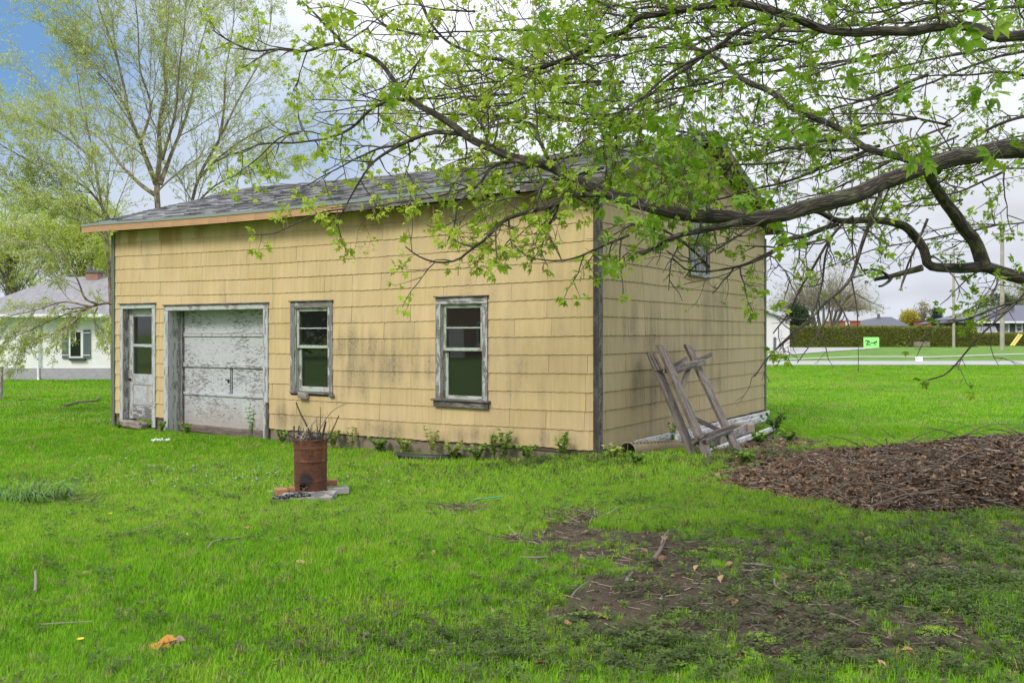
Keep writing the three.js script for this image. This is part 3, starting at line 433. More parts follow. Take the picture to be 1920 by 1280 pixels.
// ---------------------------------------------------------------- the big overhanging tree, trunk just outside the frame on the right
{
  rnd = makeRng(101);
  const base = V(5.6, ground(5.6, 6.6), -6.6);
  const tree = thing('boxelder_tree', 'large spreading tree with fresh green leaves whose boughs overhang from the right', 'tree', base);
  const put = (name, m, mat, label) => { const o = part(name, m, mat, tree, label); o.position.copy(base).negate(); return o; };
  const trunkP = smooth([base.clone().add(V(0, -0.2, 0)), base.clone().add(V(-0.05, 1.2, 0)), base.clone().add(V(-0.2, 2.3, 0.1)), base.clone().add(V(-0.1, 3.6, 0.05)), base.clone().add(V(0.2, 5.2, -0.3)), base.clone().add(V(0.4, 7.2, -0.6))], 30);
  put('trunk', new MB().tube(trunkP, trunkP.map((_, k) => 0.34 * (1 - 0.6 * k / 30) + 0.12 * Math.exp(-k / 2)), 20, undefined, true, 0.18), mBark);
  // boughs traced from the photograph: points (px, py, depth), widths in px spaced evenly along, twigs per metre, twig length, share of twigs with leaves
  const B = [];
  const br = (pts, w, tw = 9, len = 0.42, leaf = 0.9, from = 0) => B.push({ P: pts.map((q) => at(...q)), w, tw, len, leaf, from, pts });
  br([[2334, 430, 6.5], [2150, 310, 6.0], [1920, 276, 5.5], [1814, 292, 5.4], [1700, 325, 5.3], [1586, 368, 5.2], [1472, 400, 5.1], [1355, 410, 5.1], [1220, 388, 5.2], [1140, 362, 5.3], [1077, 338, 5.4], [1040, 317, 5.5], [952, 289, 5.7], [871, 253, 5.9], [827, 221, 6.0], [766, 183, 6.2], [737, 150, 6.3], [700, 110, 6.4], [652, 89, 6.5], [619, 57, 6.6], [595, 32, 6.7], [566, 2, 6.8]], [64, 48, 44, 44, 40, 34, 36, 33, 28, 22, 18, 14, 10, 7, 3], 4.5, 0.4, 0.85, 0.18);
  br([[866, 252, 5.95], [814, 250, 6.0], [778, 260, 6.0], [737, 280, 6.0], [700, 305, 6.0], [672, 341, 6.0], [652, 378, 6.0], [630, 424, 6.0]], [11, 9, 6, 4, 2.5], 8, 0.36, 0.6);
  br([[644, 392, 6.0], [600, 398, 5.9], [560, 418, 5.9], [510, 437, 5.8], [478, 440, 5.8]], [4, 2], 10, 0.16, 1.0);
  br([[632, 420, 6.0], [640, 447, 6.0], [650, 468, 6.0]], [3, 2], 12, 0.14, 1.0);
  br([[774, 264, 6.0], [709, 280, 6.2], [660, 300, 6.3], [615, 325, 6.4], [562, 353, 6.5]], [6, 2], 9, 0.3, 0.9);
  br([[757, 187, 6.2], [725, 189, 6.3], [692, 207, 6.4], [664, 236, 6.5], [627, 256, 6.6], [562, 266, 6.8], [481, 272, 7.0], [400, 304, 7.2]], [8, 5, 2.5], 8, 0.34, 0.85);
  br([[652, 89, 6.5], [623, 83, 6.6], [575, 97, 6.7], [522, 93, 6.8], [473, 95, 6.9], [424, 73, 7.0], [398, 56, 7.1]], [8, 5, 2.5], 9, 0.34, 0.95);
  br([[560, 250, 6.7], [520, 262, 6.8], [480, 300, 6.9], [440, 330, 7.0]], [4, 2], 8, 0.3, 0.9);
  br([[2334, 240, 6.6], [2120, 90, 5.6], [1920, 67, 5.0], [1870, 69, 5.0], [1830, 53, 5.1], [1769, 47, 5.2], [1708, 57, 5.2], [1627, 61, 5.3], [1578, 59, 5.3], [1537, 51, 5.4], [1481, 30, 5.4], [1432, 16, 5.5], [1375, 6, 5.6], [1302, 14, 5.6], [1241, 24, 5.7], [1196, 32, 5.7], [1175, 55, 5.8], [1140, 72, 5.9], [1085, 100, 6.0], [1040, 118, 6.1], [1000, 130, 6.2], [940, 112, 6.3], [887, 100, 6.4], [839, 77, 6.5], [810, 49, 6.6], [786, 2, 6.7]], [60, 40, 26, 22, 22, 22, 20, 18, 16, 14, 12, 9, 6, 4], 6, 0.42, 0.85, 0.1);
  br([[822, 73, 6.5], [765, 61, 6.6], [717, 45, 6.7], [680, 2, 6.8]], [6, 3], 9, 0.34, 0.95);
  br([[1481, 38, 5.4], [1440, 65, 5.4], [1407, 81, 5.4], [1342, 91, 5.5], [1273, 138, 5.5], [1229, 171, 5.5], [1180, 200, 5.6], [1160, 222, 5.6], [1152, 262, 5.6], [1120, 278, 5.6]], [11, 9, 6, 3], 7, 0.4, 0.8);
  br([[1448, 32, 5.4], [1399, 49, 5.3], [1359, 77, 5.3], [1314, 106, 5.2], [1261, 134, 5.2], [1204, 183, 5.2], [1150, 214, 5.1], [1090, 214, 5.1]], [10, 8, 5, 3], 7, 0.4, 0.8);
  br([[1760, 322, 5.4], [1692, 294, 5.8], [1631, 280, 6.1], [1578, 244, 6.4], [1529, 223, 6.6], [1489, 203, 6.7], [1440, 171, 6.9], [1399, 152, 7.0], [1359, 118, 7.2], [1326, 100, 7.3], [1281, 79, 7.4]], [16, 15, 15, 14, 13, 10, 7], 6, 0.4, 0.9);
  br([[2334, 590, 6.6], [2100, 548, 6.3], [1920, 520, 6.1], [1850, 503, 6.0], [1789, 503, 6.0], [1740, 497, 5.9], [1734, 470, 5.9], [1716, 441, 5.9], [1692, 424, 5.8], [1659, 416, 5.7], [1619, 414, 5.6], [1570, 415, 5.5], [1545, 404, 5.4], [1520, 394, 5.3]], [50, 42, 38, 36, 30, 24, 20, 18, 14, 10], 3, 0.35, 0.5, 0.35);
  br([[1846, 497, 6.0], [1830, 455, 6.0], [1801, 414, 5.9], [1769, 374, 5.8], [1747, 335, 5.5], [1736, 312, 5.3]], [30, 26, 24, 22, 20], 1.5, 0.3, 0.6);
  br([[1730, 502, 5.9], [1692, 514, 5.9], [1666, 520, 5.9], [1640, 524, 5.9]], [14, 8], 3, 0.2, 0.2);
  br([[1668, 520, 5.9], [1650, 508, 5.85], [1634, 504, 5.8]], [8, 5], 0, 0.1, 0); br([[1672, 521, 5.9], [1660, 530, 5.85], [1648, 537, 5.85]], [8, 5], 0, 0.1, 0);
  br([[1400, 412, 5.1], [1355, 423, 5.0], [1313, 434, 5.0], [1271, 442, 4.9], [1237, 457, 4.9], [1203, 476, 4.8]], [16, 12, 9], 5, 0.34, 0.35);
  br([[1570, 420, 5.5], [1525, 437, 5.4], [1480, 449, 5.3], [1445, 477, 5.2], [1402, 495, 5.2], [1360, 506, 5.1], [1320, 511, 5.1], [1285, 505, 5.1], [1262, 484, 5.1]], [12, 9, 6, 3], 8, 0.4, 0.22);
  br([[1130, 362, 5.3], [1073, 371, 5.2], [1038, 387, 5.2], [992, 397, 5.2], [945, 415, 5.2], [910, 446, 5.2], [882, 465, 5.2], [859, 485, 5.2], [816, 491, 5.2], [781, 478, 5.2], [760, 462, 5.2]], [13, 11, 8, 5, 2.5], 8, 0.34, 0.8);
  br([[1042, 385, 5.2], [1023, 411, 5.2], [1011, 436, 5.2], [1006, 452, 5.2]], [9, 7, 5], 5, 0.2, 0.3);
  br([[1180, 440, 5.1], [1120, 465, 5.1], [1070, 485, 5.0], [1023, 487, 5.0], [984, 477, 5.0], [960, 455, 5.0]], [6, 4, 2], 11, 0.3, 0.45);
  br([[1000, 313, 5.5], [962, 303, 5.5], [921, 312, 5.5], [899, 342, 5.5], [871, 367, 5.5], [856, 389, 5.5], [850, 430, 5.5], [838, 455, 5.5]], [9, 6, 3], 8, 0.3, 0.75);
  br([[1040, 330, 5.4], [1018, 345, 5.4], [1008, 372, 5.3], [1004, 402, 5.3]], [6, 3], 9, 0.25, 0.5);
  br([[1031, 306, 5.5], [1009, 259, 5.6], [996, 232, 5.7], [960, 222, 5.8], [915, 215, 5.9]], [9, 6, 4], 9, 0.36, 0.9);
  br([[916, 268, 5.8], [904, 240, 5.8], [883, 207, 5.9], [867, 166, 6.0], [850, 120, 6.1]], [8, 5, 3], 9, 0.34, 0.9);
  br([[1150, 262, 5.5], [1130, 290, 5.4], [1138, 310, 5.4], [1134, 335, 5.4]], [5, 3], 9, 0.25, 0.8);
  br([[1330, 500, 5.1], [1292, 462, 5.0], [1240, 430, 5.0], [1190, 420, 5.0], [1150, 440, 5.0]], [7, 4], 9, 0.36, 0.5);
  br([[1460, 400, 5.1], [1420, 420, 5.0], [1340, 470, 4.9], [1290, 492, 4.9], [1250, 470, 4.9]], [6, 3], 9, 0.3, 0.4);
  br([[1660, 340, 5.3], [1640, 390, 5.2], [1620, 440, 5.2], [1607, 483, 5.2], [1599, 515, 5.2], [1574, 548, 5.1], [1548, 568, 5.1], [1524, 592, 5.1], [1490, 620, 5.1], [1455, 655, 5.1]], [9, 8, 6, 3], 9, 0.26, 0.05);
  br([[1600, 405, 5.4], [1575, 425, 5.4], [1558, 445, 5.4], [1522, 506, 5.4], [1499, 542, 5.3], [1476, 591, 5.3], [1450, 625, 5.3]], [6, 5, 3], 9, 0.26, 0.05);
  br([[1560, 440, 5.4], [1551, 470, 5.4], [1541, 538, 5.4], [1518, 597, 5.3], [1479, 634, 5.3], [1440, 670, 5.3], [1415, 706, 5.3]], [5, 4, 3], 11, 0.26, 0.0);
  br([[1597, 520, 5.2], [1607, 571, 5.2], [1607, 632, 5.2]], [4, 2], 8, 0.2, 0.05); br([[1555, 560, 5.1], [1552, 590, 5.1], [1530, 630, 5.1], [1495, 680, 5.1]], [4, 2], 10, 0.2, 0.05);
  br([[2050, 500, 5.2], [1920, 561, 5.2], [1873, 575, 5.2], [1807, 601, 5.2], [1760, 608, 5.2]], [7, 4], 7, 0.34, 0.55); br([[1935, 535, 5.4], [1900, 575, 5.4], [1843, 624, 5.4], [1817, 653, 5.4], [1771, 702, 5.4], [1740, 712, 5.4]], [6, 3], 6, 0.3, 0.5);
  br([[1740, 410, 5.4], [1718, 460, 5.4], [1700, 500, 5.4], [1690, 540, 5.4]], [6, 4], 5, 0.2, 0.2); br([[1870, 505, 6.0], [1868, 540, 5.8], [1850, 560, 5.6], [1800, 590, 5.5], [1700, 650, 5.4]], [4, 2], 7, 0.3, 0.4);
  // smaller boughs between the traced ones, and the farther layer of the crown
  const fill = (n, x0, x1, y0, y1, D0, D1, dx0, dx1, dy0, dy1, w, tw, len, leaf) => { for (let k = 0; k < n; k++) { const x = rr(x0, x1), y = rr(y0, y1), D = rr(D0, D1), ex = x + rr(dx0, dx1), ey = y + rr(dy0, dy1), E = D + rr(-0.4, 0.9); br([[x, y, D], [lerp(x, ex, 0.35), lerp(y, ey, 0.35) + rr(-22, 14), lerp(D, E, 0.35)], [lerp(x, ex, 0.7), lerp(y, ey, 0.7) + rr(-18, 18), lerp(D, E, 0.7)], [ex, ey, E]], [w, w * 0.6, 2], tw, len, leaf); } };
  fill(22, 1100, 1900, -40, 330, 5.2, 6.4, -330, -120, -60, 90, 6, 9, 0.40, 0.95);
  fill(8, 760, 1150, -30, 230, 5.6, 6.6, -220, -80, -70, 60, 5, 9, 0.36, 0.95);
  fill(5, 640, 1000, 100, 330, 5.8, 6.6, -130, -40, 20, 110, 4, 9, 0.32, 0.95);
  fill(5, 560, 760, -20, 200, 6.2, 7.0, -150, -60, -30, 60, 4, 8, 0.3, 0.9);
  fill(7, 900, 1200, 330, 440, 5.0, 5.5, -160, -40, 10, 60, 4, 10, 0.3, 0.85);
  fill(28, 1150, 2050, -30, 300, 7.5, 10.5, -600, -220, -40, 170, 8, 7, 0.6, 1);
  fill(9, 900, 1300, -30, 200, 7.0, 8.5, -300, -120, -30, 130, 6, 7, 0.5, 1);
  fill(15, 1500, 2050, 200, 480, 7.5, 10.5, -420, -200, 0, 110, 5, 6, 0.5, 0.85);
  fill(9, 1230, 1480, 140, 330, 4.7, 5.6, -130, 20, 10, 110, 4, 10, 0.34, 1);
  fill(5, 1060, 1250, 250, 400, 4.9, 5.5, -130, -20, -20, 80, 4, 10, 0.3, 0.95);
  fill(3, 1180, 1500, 230, 400, 4.2, 5.0, -150, -60, -20, 80, 4, 8, 0.36, 0.95);
  const twigs = new MB(), leaves = [], tass = [];
  const leafCol = (D, young) => { const t = rnd(), y = clamp(young + rr(-0.3, 0.3)); return mix3(mix3([0.14, 0.27, 0.010], [0.22, 0.36, 0.014], t), mix3([0.39, 0.52, 0.04], [0.50, 0.58, 0.07], t), y); };
  const inView = (p, pad = 80) => { const x = 960 - p.x / p.z * F, y = HY - (p.y - EYE) / -p.z * F; return x > -pad && x < 1920 + pad && y > -pad && y < 1280 + pad; };
  function tuft(p, d, size, young, many) { for (let k = 0; k < many; k++) { const side = randDir(); side.addScaledVector(d, -side.dot(d)).normalize(); const q = d.clone().multiplyScalar(rr(0.25, 0.9)).addScaledVector(side, rr(0.5, 1)).add(V(0, rr(-0.25, 0.35), 0)).normalize(); const s = size * rr(0.6, 1.15); leaves.push([p.clone(), leafMatrix(p, q, s), Math.floor(rnd() * 6), leafCol(-p.z, young), s]); } }
  function twig(p, d, L, r, leafy, young, size, level) {
    const n = Math.max(3, Math.round(L / 0.06)), P = [p.clone()], dir = d.clone(), st = L / n;
    for (let k = 1; k <= n; k++) { dir.add(randDir().multiplyScalar(leafy ? 0.24 : 0.42)).add(V(0, leafy ? 0.02 : -0.04, 0)).normalize(); P.push(P[k - 1].clone().addScaledVector(dir, st)); }
    twigs.tube(P, P.map((_, k) => r * (1 - 0.55 * k / n) * (1 + 0.25 * (k % 2))), 4, undefined, false);
    if (level < 2) for (let k = 1; k < n; k++) if (rnd() < (leafy ? (level ? 0.16 : 0.34) : (level ? 0.3 : 0.55))) { const s = randDir(); s.addScaledVector(dir, -s.dot(dir)).normalize(); twig(P[k], dir.clone().multiplyScalar(0.6).addScaledVector(s, 0.8).normalize(), L * rr(0.3, 0.6), r * 0.65, leafy, young, size, level + 1); }
    if (!leafy) return; tuft(P[n], dir, size, young, 3 + Math.floor(rnd() * 3)); for (let k = Math.ceil(n * 0.45); k < n; k += 1 + Math.floor(rnd() * 3)) if (rnd() < 0.62) tuft(P[k], dir, size * 0.9, young, 2);
    if (rnd() < 0.16) tass.push(P[n - 1]);
  }
  B.forEach((b, bi) => {
    const cv = new THREE.CatmullRomCurve3(b.P, false, 'centripetal'), L = cv.getLength(), n = Math.max(8, Math.min(160, Math.round(L / 0.05))), P = cv.getSpacedPoints(n);
    const R = P.map((p, k) => { const f = k / n * (b.w.length - 1), i = Math.min(b.w.length - 2, Math.floor(f)); return lerp(b.w[i], b.w[i + 1], f - i) / 2 * 0.88 * -p.z / F; });
    P.forEach((p, k) => { if (k && k < n) { const a = R[k] * 0.10 + 0.007; p.x += (vnoise(k * 0.3, bi * 3.3) - 0.5) * a * 2; p.y += (vnoise(k * 0.3, bi * 3.3 + 50) - 0.5) * a * 2; } });
    put(b.w[0] > 25 ? 'bough' : 'branch', new MB().tube(P, R, b.w[0] > 25 ? 14 : b.w[0] > 8 ? 9 : 6, undefined, true, b.w[0] > 8 ? 0.22 : 0.2), b.w[0] > 5.5 ? mBark : mTwig);
    const cnt = Math.round(L * b.tw * (1 - b.from));
    for (let k = 0; k < cnt; k++) {
      const f = b.from + (1 - b.from) * (k + rnd()) / cnt, i = Math.min(n - 1, Math.floor(f * n)), p = P[i], t = V().subVectors(P[i + 1], P[Math.max(0, i - 1)]).normalize(), s = randDir(); s.addScaledVector(t, -s.dot(t)).normalize();
      const leafy = rnd() < b.leaf, d = t.clone().multiplyScalar(rr(0.25, 0.8)).addScaledVector(s, rr(0.6, 1)).add(V(0, leafy ? rr(-0.25, 0.3) : rr(-0.7, 0.1), 0)).normalize();
      const D = -p.z, px = 960 + p.x / D * F, young = clamp(sstep(1350, 700, px) * 0.8 + 0.22), far = D > 7.3 ? 0.8 : 1;
      twig(p, d, b.len * rr(0.4, 1.15), Math.min(R[i] * 0.6, 0.0055), leafy, young, far * (px < 1000 ? 0.076 : 0.080), 0);
    }
    if (b.leaf > 0.3) { const t = V().subVectors(P[n], P[n - 2]).normalize(); tuft(P[n], t, 0.085, clamp(sstep(1350, 700, b.pts[b.pts.length - 1][0])), 5); }
  });
  // a few sprays of larger leaves near the camera, as in the photograph
  for (const [x, y, D, n] of [[1240, 235, 3.6, 9], [1225, 300, 3.5, 9], [1310, 270, 3.7, 10], [1280, 330, 3.8, 9], [1010, 60, 3.9, 8], [1100, 75, 3.8, 7], [1125, 190, 4.0, 7], [1420, 375, 3.9, 10], [1210, 415, 4.0, 8], [1150, 385, 4.2, 8], [1480, 150, 3.8, 8], [1590, 125, 3.7, 9], [1500, 235, 3.8, 8], [1545, 245, 3.9, 8], [1850, 175, 3.5, 9], [1725, 290, 3.8, 9], [1790, 60, 3.4, 9], [1860, 40, 3.3, 9], [1880, 290, 3.7, 7], [1690, 170, 4.0, 7], [1135, 487, 4.4, 3], [1490, 440, 4.2, 6], [1460, 460, 4.1, 6], [730, 165, 4.6, 7], [640, 25, 4.6, 7], [860, 120, 4.6, 7], [980, 235, 4.2, 8]]) {
    const p = at(x, y, D), q = at(x + rr(-25, 25), y - rr(20, 60), D + 0.25), P = smooth([q, q.clone().lerp(p, 0.5).add(V(rr(-0.03, 0.03), 0.02, 0)), p], 8); twigs.tube(P, P.map((_, k) => 0.004 - k * 0.0003), 5, undefined, false);
    const d = V().subVectors(P[8], P[6]).normalize(); for (let k = 0; k < n * 0.7; k++) tuft(P[8 - (k % 4)], d, 0.128, x < 1000 ? 0.55 : 0.1, 1);
  }
  const vis = leaves.filter((l) => inView(l[0], 260)); vis.forEach((l) => { l[5] = (inView(l[0], 10) ? 1 : 0) * l[4] / -l[0].z; }); vis.sort((a, b) => b[5] - a[5]);
  put('twig', twigs, mTwig).userData.kind = 'stuff';
  const tints = [0, 0.15, 0.3, 0.5, 0.75, 1].map((y) => { const m = mLeaf.clone(), c = mix3([0.145, 0.275, 0.010], [0.50, 0.56, 0.05], y); m.color.setRGB(...c); return m; });
  vis.slice(0, 300).forEach((l) => { const o = part('leaf', leafKinds[l[2]], tints[Math.min(5, Math.floor(clamp((l[3][0] - 0.17) / 0.36) * 5.99))], tree); l[1].decompose(o.position, o.quaternion, o.scale); o.position.sub(base); });
  for (let k = 0; k < 6; k++) { const li = vis.slice(300).filter((l) => l[2] === k).map((l) => [l[1], l[3]]); const o = inst('foliage', leafKinds[k], mLeaf, li, tree); o.position.copy(base).negate(); }
  const tm = new MB(); for (const p of tass) for (let k = 0; k < 3; k++) { const a = p.clone(), b = a.clone().add(V(rr(-0.02, 0.02), -rr(0.03, 0.08), rr(-0.02, 0.02))); tm.tube([a, a.clone().lerp(b, 0.6), b], [0.0008, 0.0012, 0.0035], 4, [0.30, 0.22, 0.10], false); }
  put('seed_tassel', tm, std({ vertexColors: true })).userData.kind = 'stuff';
  console.log('leaves', vis.length, 'twig verts', twigs.p.length / 3, 'branches', B.length);
}

// ---------------------------------------------------------------- trees behind the garage
const cardGeo = (() => { rnd = makeRng(77); const m = new MB(); for (let k = 0; k < 5; k++) { const d = randDir(), n = randDir(); n.addScaledVector(d, -n.dot(d)).normalize(); const s = V().crossVectors(d, n), o = randDir().multiplyScalar(0.55), q = (a, b) => o.clone().addScaledVector(d, a).addScaledVector(s, b).addScaledVector(n, -Math.abs(b) * 0.25); const A = q(0, 0), B = q(0.35, 0.24), C = q(0.9, 0), E = q(0.35, -0.24); m.tri(A, B, C); m.tri(A, C, E); } return m.geo(); })();
const mBarkFar = std({ color: rgb(0.22, 0.195, 0.16), roughness: 0.95 });
const mLimb = std({ map: (() => { const t = rep(barkTex, 1, 0.5); return t; })(), color: rgb(3.2, 3.05, 2.75), roughness: 0.95 });
const mTwigFar = std({ color: rgb(0.30, 0.265, 0.20), roughness: 0.95 });
function buddingTree(name, label, baseP, limbs, o) {
  rnd = makeRng(o.seed); const tree = thing(name, label, 'tree', baseP); const put = (n, m, mat) => { const q = part(n, m, mat, tree); q.position.copy(baseP).negate(); return q; };
  const tw = new MB(), cl = [];
  const grow = (p, d, L, r, lv) => {
    const n = lv > 1 ? 4 : 6, P = [p.clone()], dir = d.clone(), st = L / n;
    for (let k = 1; k <= n; k++) { dir.add(randDir().multiplyScalar(lv > 1 ? 0.22 : 0.15)).add(V(0, o.rise, 0)).normalize(); P.push(P[k - 1].clone().addScaledVector(dir, st)); }
    tw.tube(P, P.map((_, k) => Math.max(o.thin, r * (1 - 0.7 * k / n))), lv > 1 ? 3 : 4, undefined, false);
    if (lv < o.levels) { const c = o.kids[lv]; for (let k = 0; k < c; k++) { const f = 0.2 + 0.8 * (k + rnd()) / c, i = Math.min(n - 1, Math.floor(f * n)), s = randDir(), t = V().subVectors(P[i + 1], P[i]).normalize(); s.addScaledVector(t, -s.dot(t)).normalize(); grow(P[i].clone().lerp(P[i + 1], f * n - i), t.multiplyScalar(0.85).addScaledVector(s, rr(0.45, 1.0)).add(V(0, o.up, 0)).normalize(), L * rr(0.32, 0.55), r * 0.5, lv + 1); } }
    if (lv >= o.levels - 1) for (let k = 1; k <= n; k++) if (rnd() < o.leafy) { const j = randDir().multiplyScalar(o.leaf * 0.8).add(P[k]); cl.push([pose(j, rr(0, 6), rr(0, 6), rr(0, 6), o.leaf * rr(0.55, 1.2)), mix3(o.c0, o.c1, rnd())]); }
  };
  limbs.forEach((l, li) => {
    const pts = smooth(l.p.map((q) => at(...q)), 22), R = pts.map((p, k) => { const f = k / 22; return lerp(l.w[0], l.w[1] * 0.7, Math.pow(f, 0.6)) / 2 * 0.72 * 27 / F; });
    put(li ? 'limb' : 'trunk', new MB().tube(pts, R, li ? 7 : 10, undefined, true, 0.15), mLimb);
    const c = l.kids ?? 13; for (let k = 0; k < c; k++) { const f = (l.from ?? 0.15) + (1 - (l.from ?? 0.15)) * (k + rnd()) / c, i = Math.min(21, Math.floor(f * 22)), t = V().subVectors(pts[i + 1], pts[i]).normalize(), s = randDir(); s.addScaledVector(t, -s.dot(t)).normalize(); grow(pts[i], t.clone().multiplyScalar(0.9).addScaledVector(s, rr(0.35, 0.8)).add(V(0, o.up, 0)).normalize(), (l.len ?? o.len) * rr(0.6, 1.2) * (1 - 0.35 * f), Math.max(R[i] * 0.4, 0.009), 1); }
    const t = V().subVectors(pts[22], pts[20]).normalize(); for (let k = 0; k < 3; k++) grow(pts[22], t.clone().add(randDir().multiplyScalar(0.4)).normalize(), (l.len ?? o.len) * 0.8, R[22], 1);
  });
  put('twig', tw, mTwigFar).userData.kind = 'stuff';
  const f = inst('foliage', cardGeo, mLeaf, cl, tree); f.position.copy(baseP).negate(); return cl.length;
}
const mapleOpt = { seed: 301, rise: 0.006, up: 0.04, thin: 0.0032, levels: 3, kids: [0, 8, 5], leafy: 0.55, leaf: 0.066, len: 2.6, c0: [0.45, 0.55, 0.12], c1: [0.62, 0.68, 0.27] };
const g27 = (px, D) => { const X = (px - 960) * D / F; return V(X, ground(X, D), -D); };
buddingTree('maple_tree', 'tall budding tree with the thickest trunk, rising behind the middle of the garage roof', g27(293, 27), [
  { p: [[293, 745, 27], [295, 520, 27], [296, 400, 27], [293, 345, 27], [300, 292, 27], [297, 225, 27], [311, 180, 27], [307, 112, 27.5], [315, 37, 28], [318, -60, 28]], w: [34, 3], from: 0.45, kids: 16 },
  { p: [[292, 345, 27], [277, 307, 26.7], [259, 259, 26.4], [240, 210, 26], [229, 150, 26], [210, 82, 25.8], [187, 22, 25.6], [176, -40, 25.5]], w: [16, 3] },
  { p: [[300, 345, 27], [322, 285, 27.4], [341, 240, 27.8], [360, 176, 28.3], [372, 100, 28.6], [395, 20, 29]], w: [14, 3] },
  { p: [[290, 365, 27], [262, 345, 27.3], [225, 307, 27.8], [187, 259, 28.4], [150, 232, 28.8], [94, 180, 29.4]], w: [13, 3] },
  { p: [[303, 300, 27], [328, 210, 26.4], [335, 130, 26], [345, 50, 25.7], [350, -40, 25.5]], w: [10, 3] },
  { p: [[262, 270, 26.4], [282, 200, 26.6], [262, 130, 26.5], [258, 50, 26.3], [250, -30, 26.2]], w: [9, 3] },
  { p: [[240, 210, 26], [205, 160, 26], [170, 120, 26], [142, 60, 26]], w: [7, 2.5], kids: 8 },
], mapleOpt);
buddingTree('maple_tree', 'slimmer budding tree leaning right, just right of the thickest trunk behind the roof', g27(345, 29), [
  { p: [[345, 740, 29], [352, 480, 29], [358, 385, 29], [375, 326, 29], [412, 259, 29], [435, 210, 29], [461, 161, 29.2], [490, 110, 29.5], [505, 60, 29.7]], w: [24, 3], from: 0.42, kids: 15 },
  { p: [[372, 335, 29], [405, 300, 28.6], [450, 265, 28.2], [505, 235, 28], [545, 215, 28]], w: [10, 2.5], kids: 9 },
  { p: [[412, 259, 29], [420, 200, 29.4], [422, 140, 29.7], [432, 80, 30], [440, 20, 30]], w: [10, 2.5] },
  { p: [[360, 390, 29], [400, 350, 28.8], [450, 325, 28.5], [500, 310, 28.3]], w: [8, 2.5], kids: 9, len: 1.6 },
], { ...mapleOpt, seed: 302 });
buddingTree('maple_tree', 'budding tree with low spreading limbs, leftmost trunk at the left end of the garage', g27(212, 25), [
  { p: [[215, 755, 25], [205, 520, 25], [196, 420, 25], [184, 352, 25], [176, 296, 25], [163, 240, 25.2], [150, 187, 25.5], [143, 130, 25.7]], w: [18, 3], from: 0.42, kids: 13 },
  { p: [[212, 420, 25], [161, 352, 24.6], [101, 326, 24.2], [37, 292, 23.8], [-10, 265, 23.5]], w: [9, 3], kids: 12, len: 1.7 },
  { p: [[205, 415, 25], [150, 385, 24.6], [90, 370, 24.4], [30, 350, 24]], w: [8, 2.5], kids: 11, len: 1.5 },
  { p: [[176, 300, 25], [130, 262, 25], [80, 232, 25.2], [40, 225, 25.3]], w: [8, 2.5], kids: 10, len: 1.7 },
  { p: [[214, 470, 24.6], [190, 435, 24.4], [150, 415, 24.2], [100, 398, 24]], w: [7, 2.5], kids: 9, len: 1.3 },
], { ...mapleOpt, seed: 303, up: 0.10 });
buddingTree('drooping_tree', 'low mossy limb with drooping budding twigs before the white house wall', g27(232, 22), [
  { p: [[240, 772, 22], [236, 640, 22], [226, 585, 21.8], [205, 568, 21.6], [180, 572, 21.4], [166, 577, 21.3]], w: [18, 7], from: 0.6, kids: 3, len: 0.8 },
  { p: [[182, 570, 21.4], [160, 560, 21.2], [145, 525, 21], [125, 490, 20.9], [100, 470, 20.8], [60, 455, 20.6]], w: [6, 2], kids: 9, len: 1.1 },
  { p: [[168, 577, 21.3], [120, 590, 21], [70, 612, 20.8], [20, 632, 20.6], [-20, 640, 20.5]], w: [5, 1.6], kids: 11, len: 1.0 },
  { p: [[168, 578, 21.3], [140, 600, 21], [105, 622, 20.8], [60, 650, 20.7]], w: [4, 1.4], kids: 10, len: 0.9 },
  { p: [[182, 575, 21.3], [175, 600, 21.3], [195, 620, 21.2], [212, 605, 21.1]], w: [4, 1.4], kids: 8, len: 0.8 },
  { p: [[170, 575, 21.3], [120, 566, 21], [70, 580, 20.8], [20, 592, 20.7], [-20, 600, 20.6]], w: [5, 1.6], kids: 11, len: 1.0 },
], { ...mapleOpt, seed: 304, up: -0.12, rise: -0.03, len: 1.0, leafy: 0.42, thin: 0.004, kids: [0, 5, 4], leaf: 0.058 });
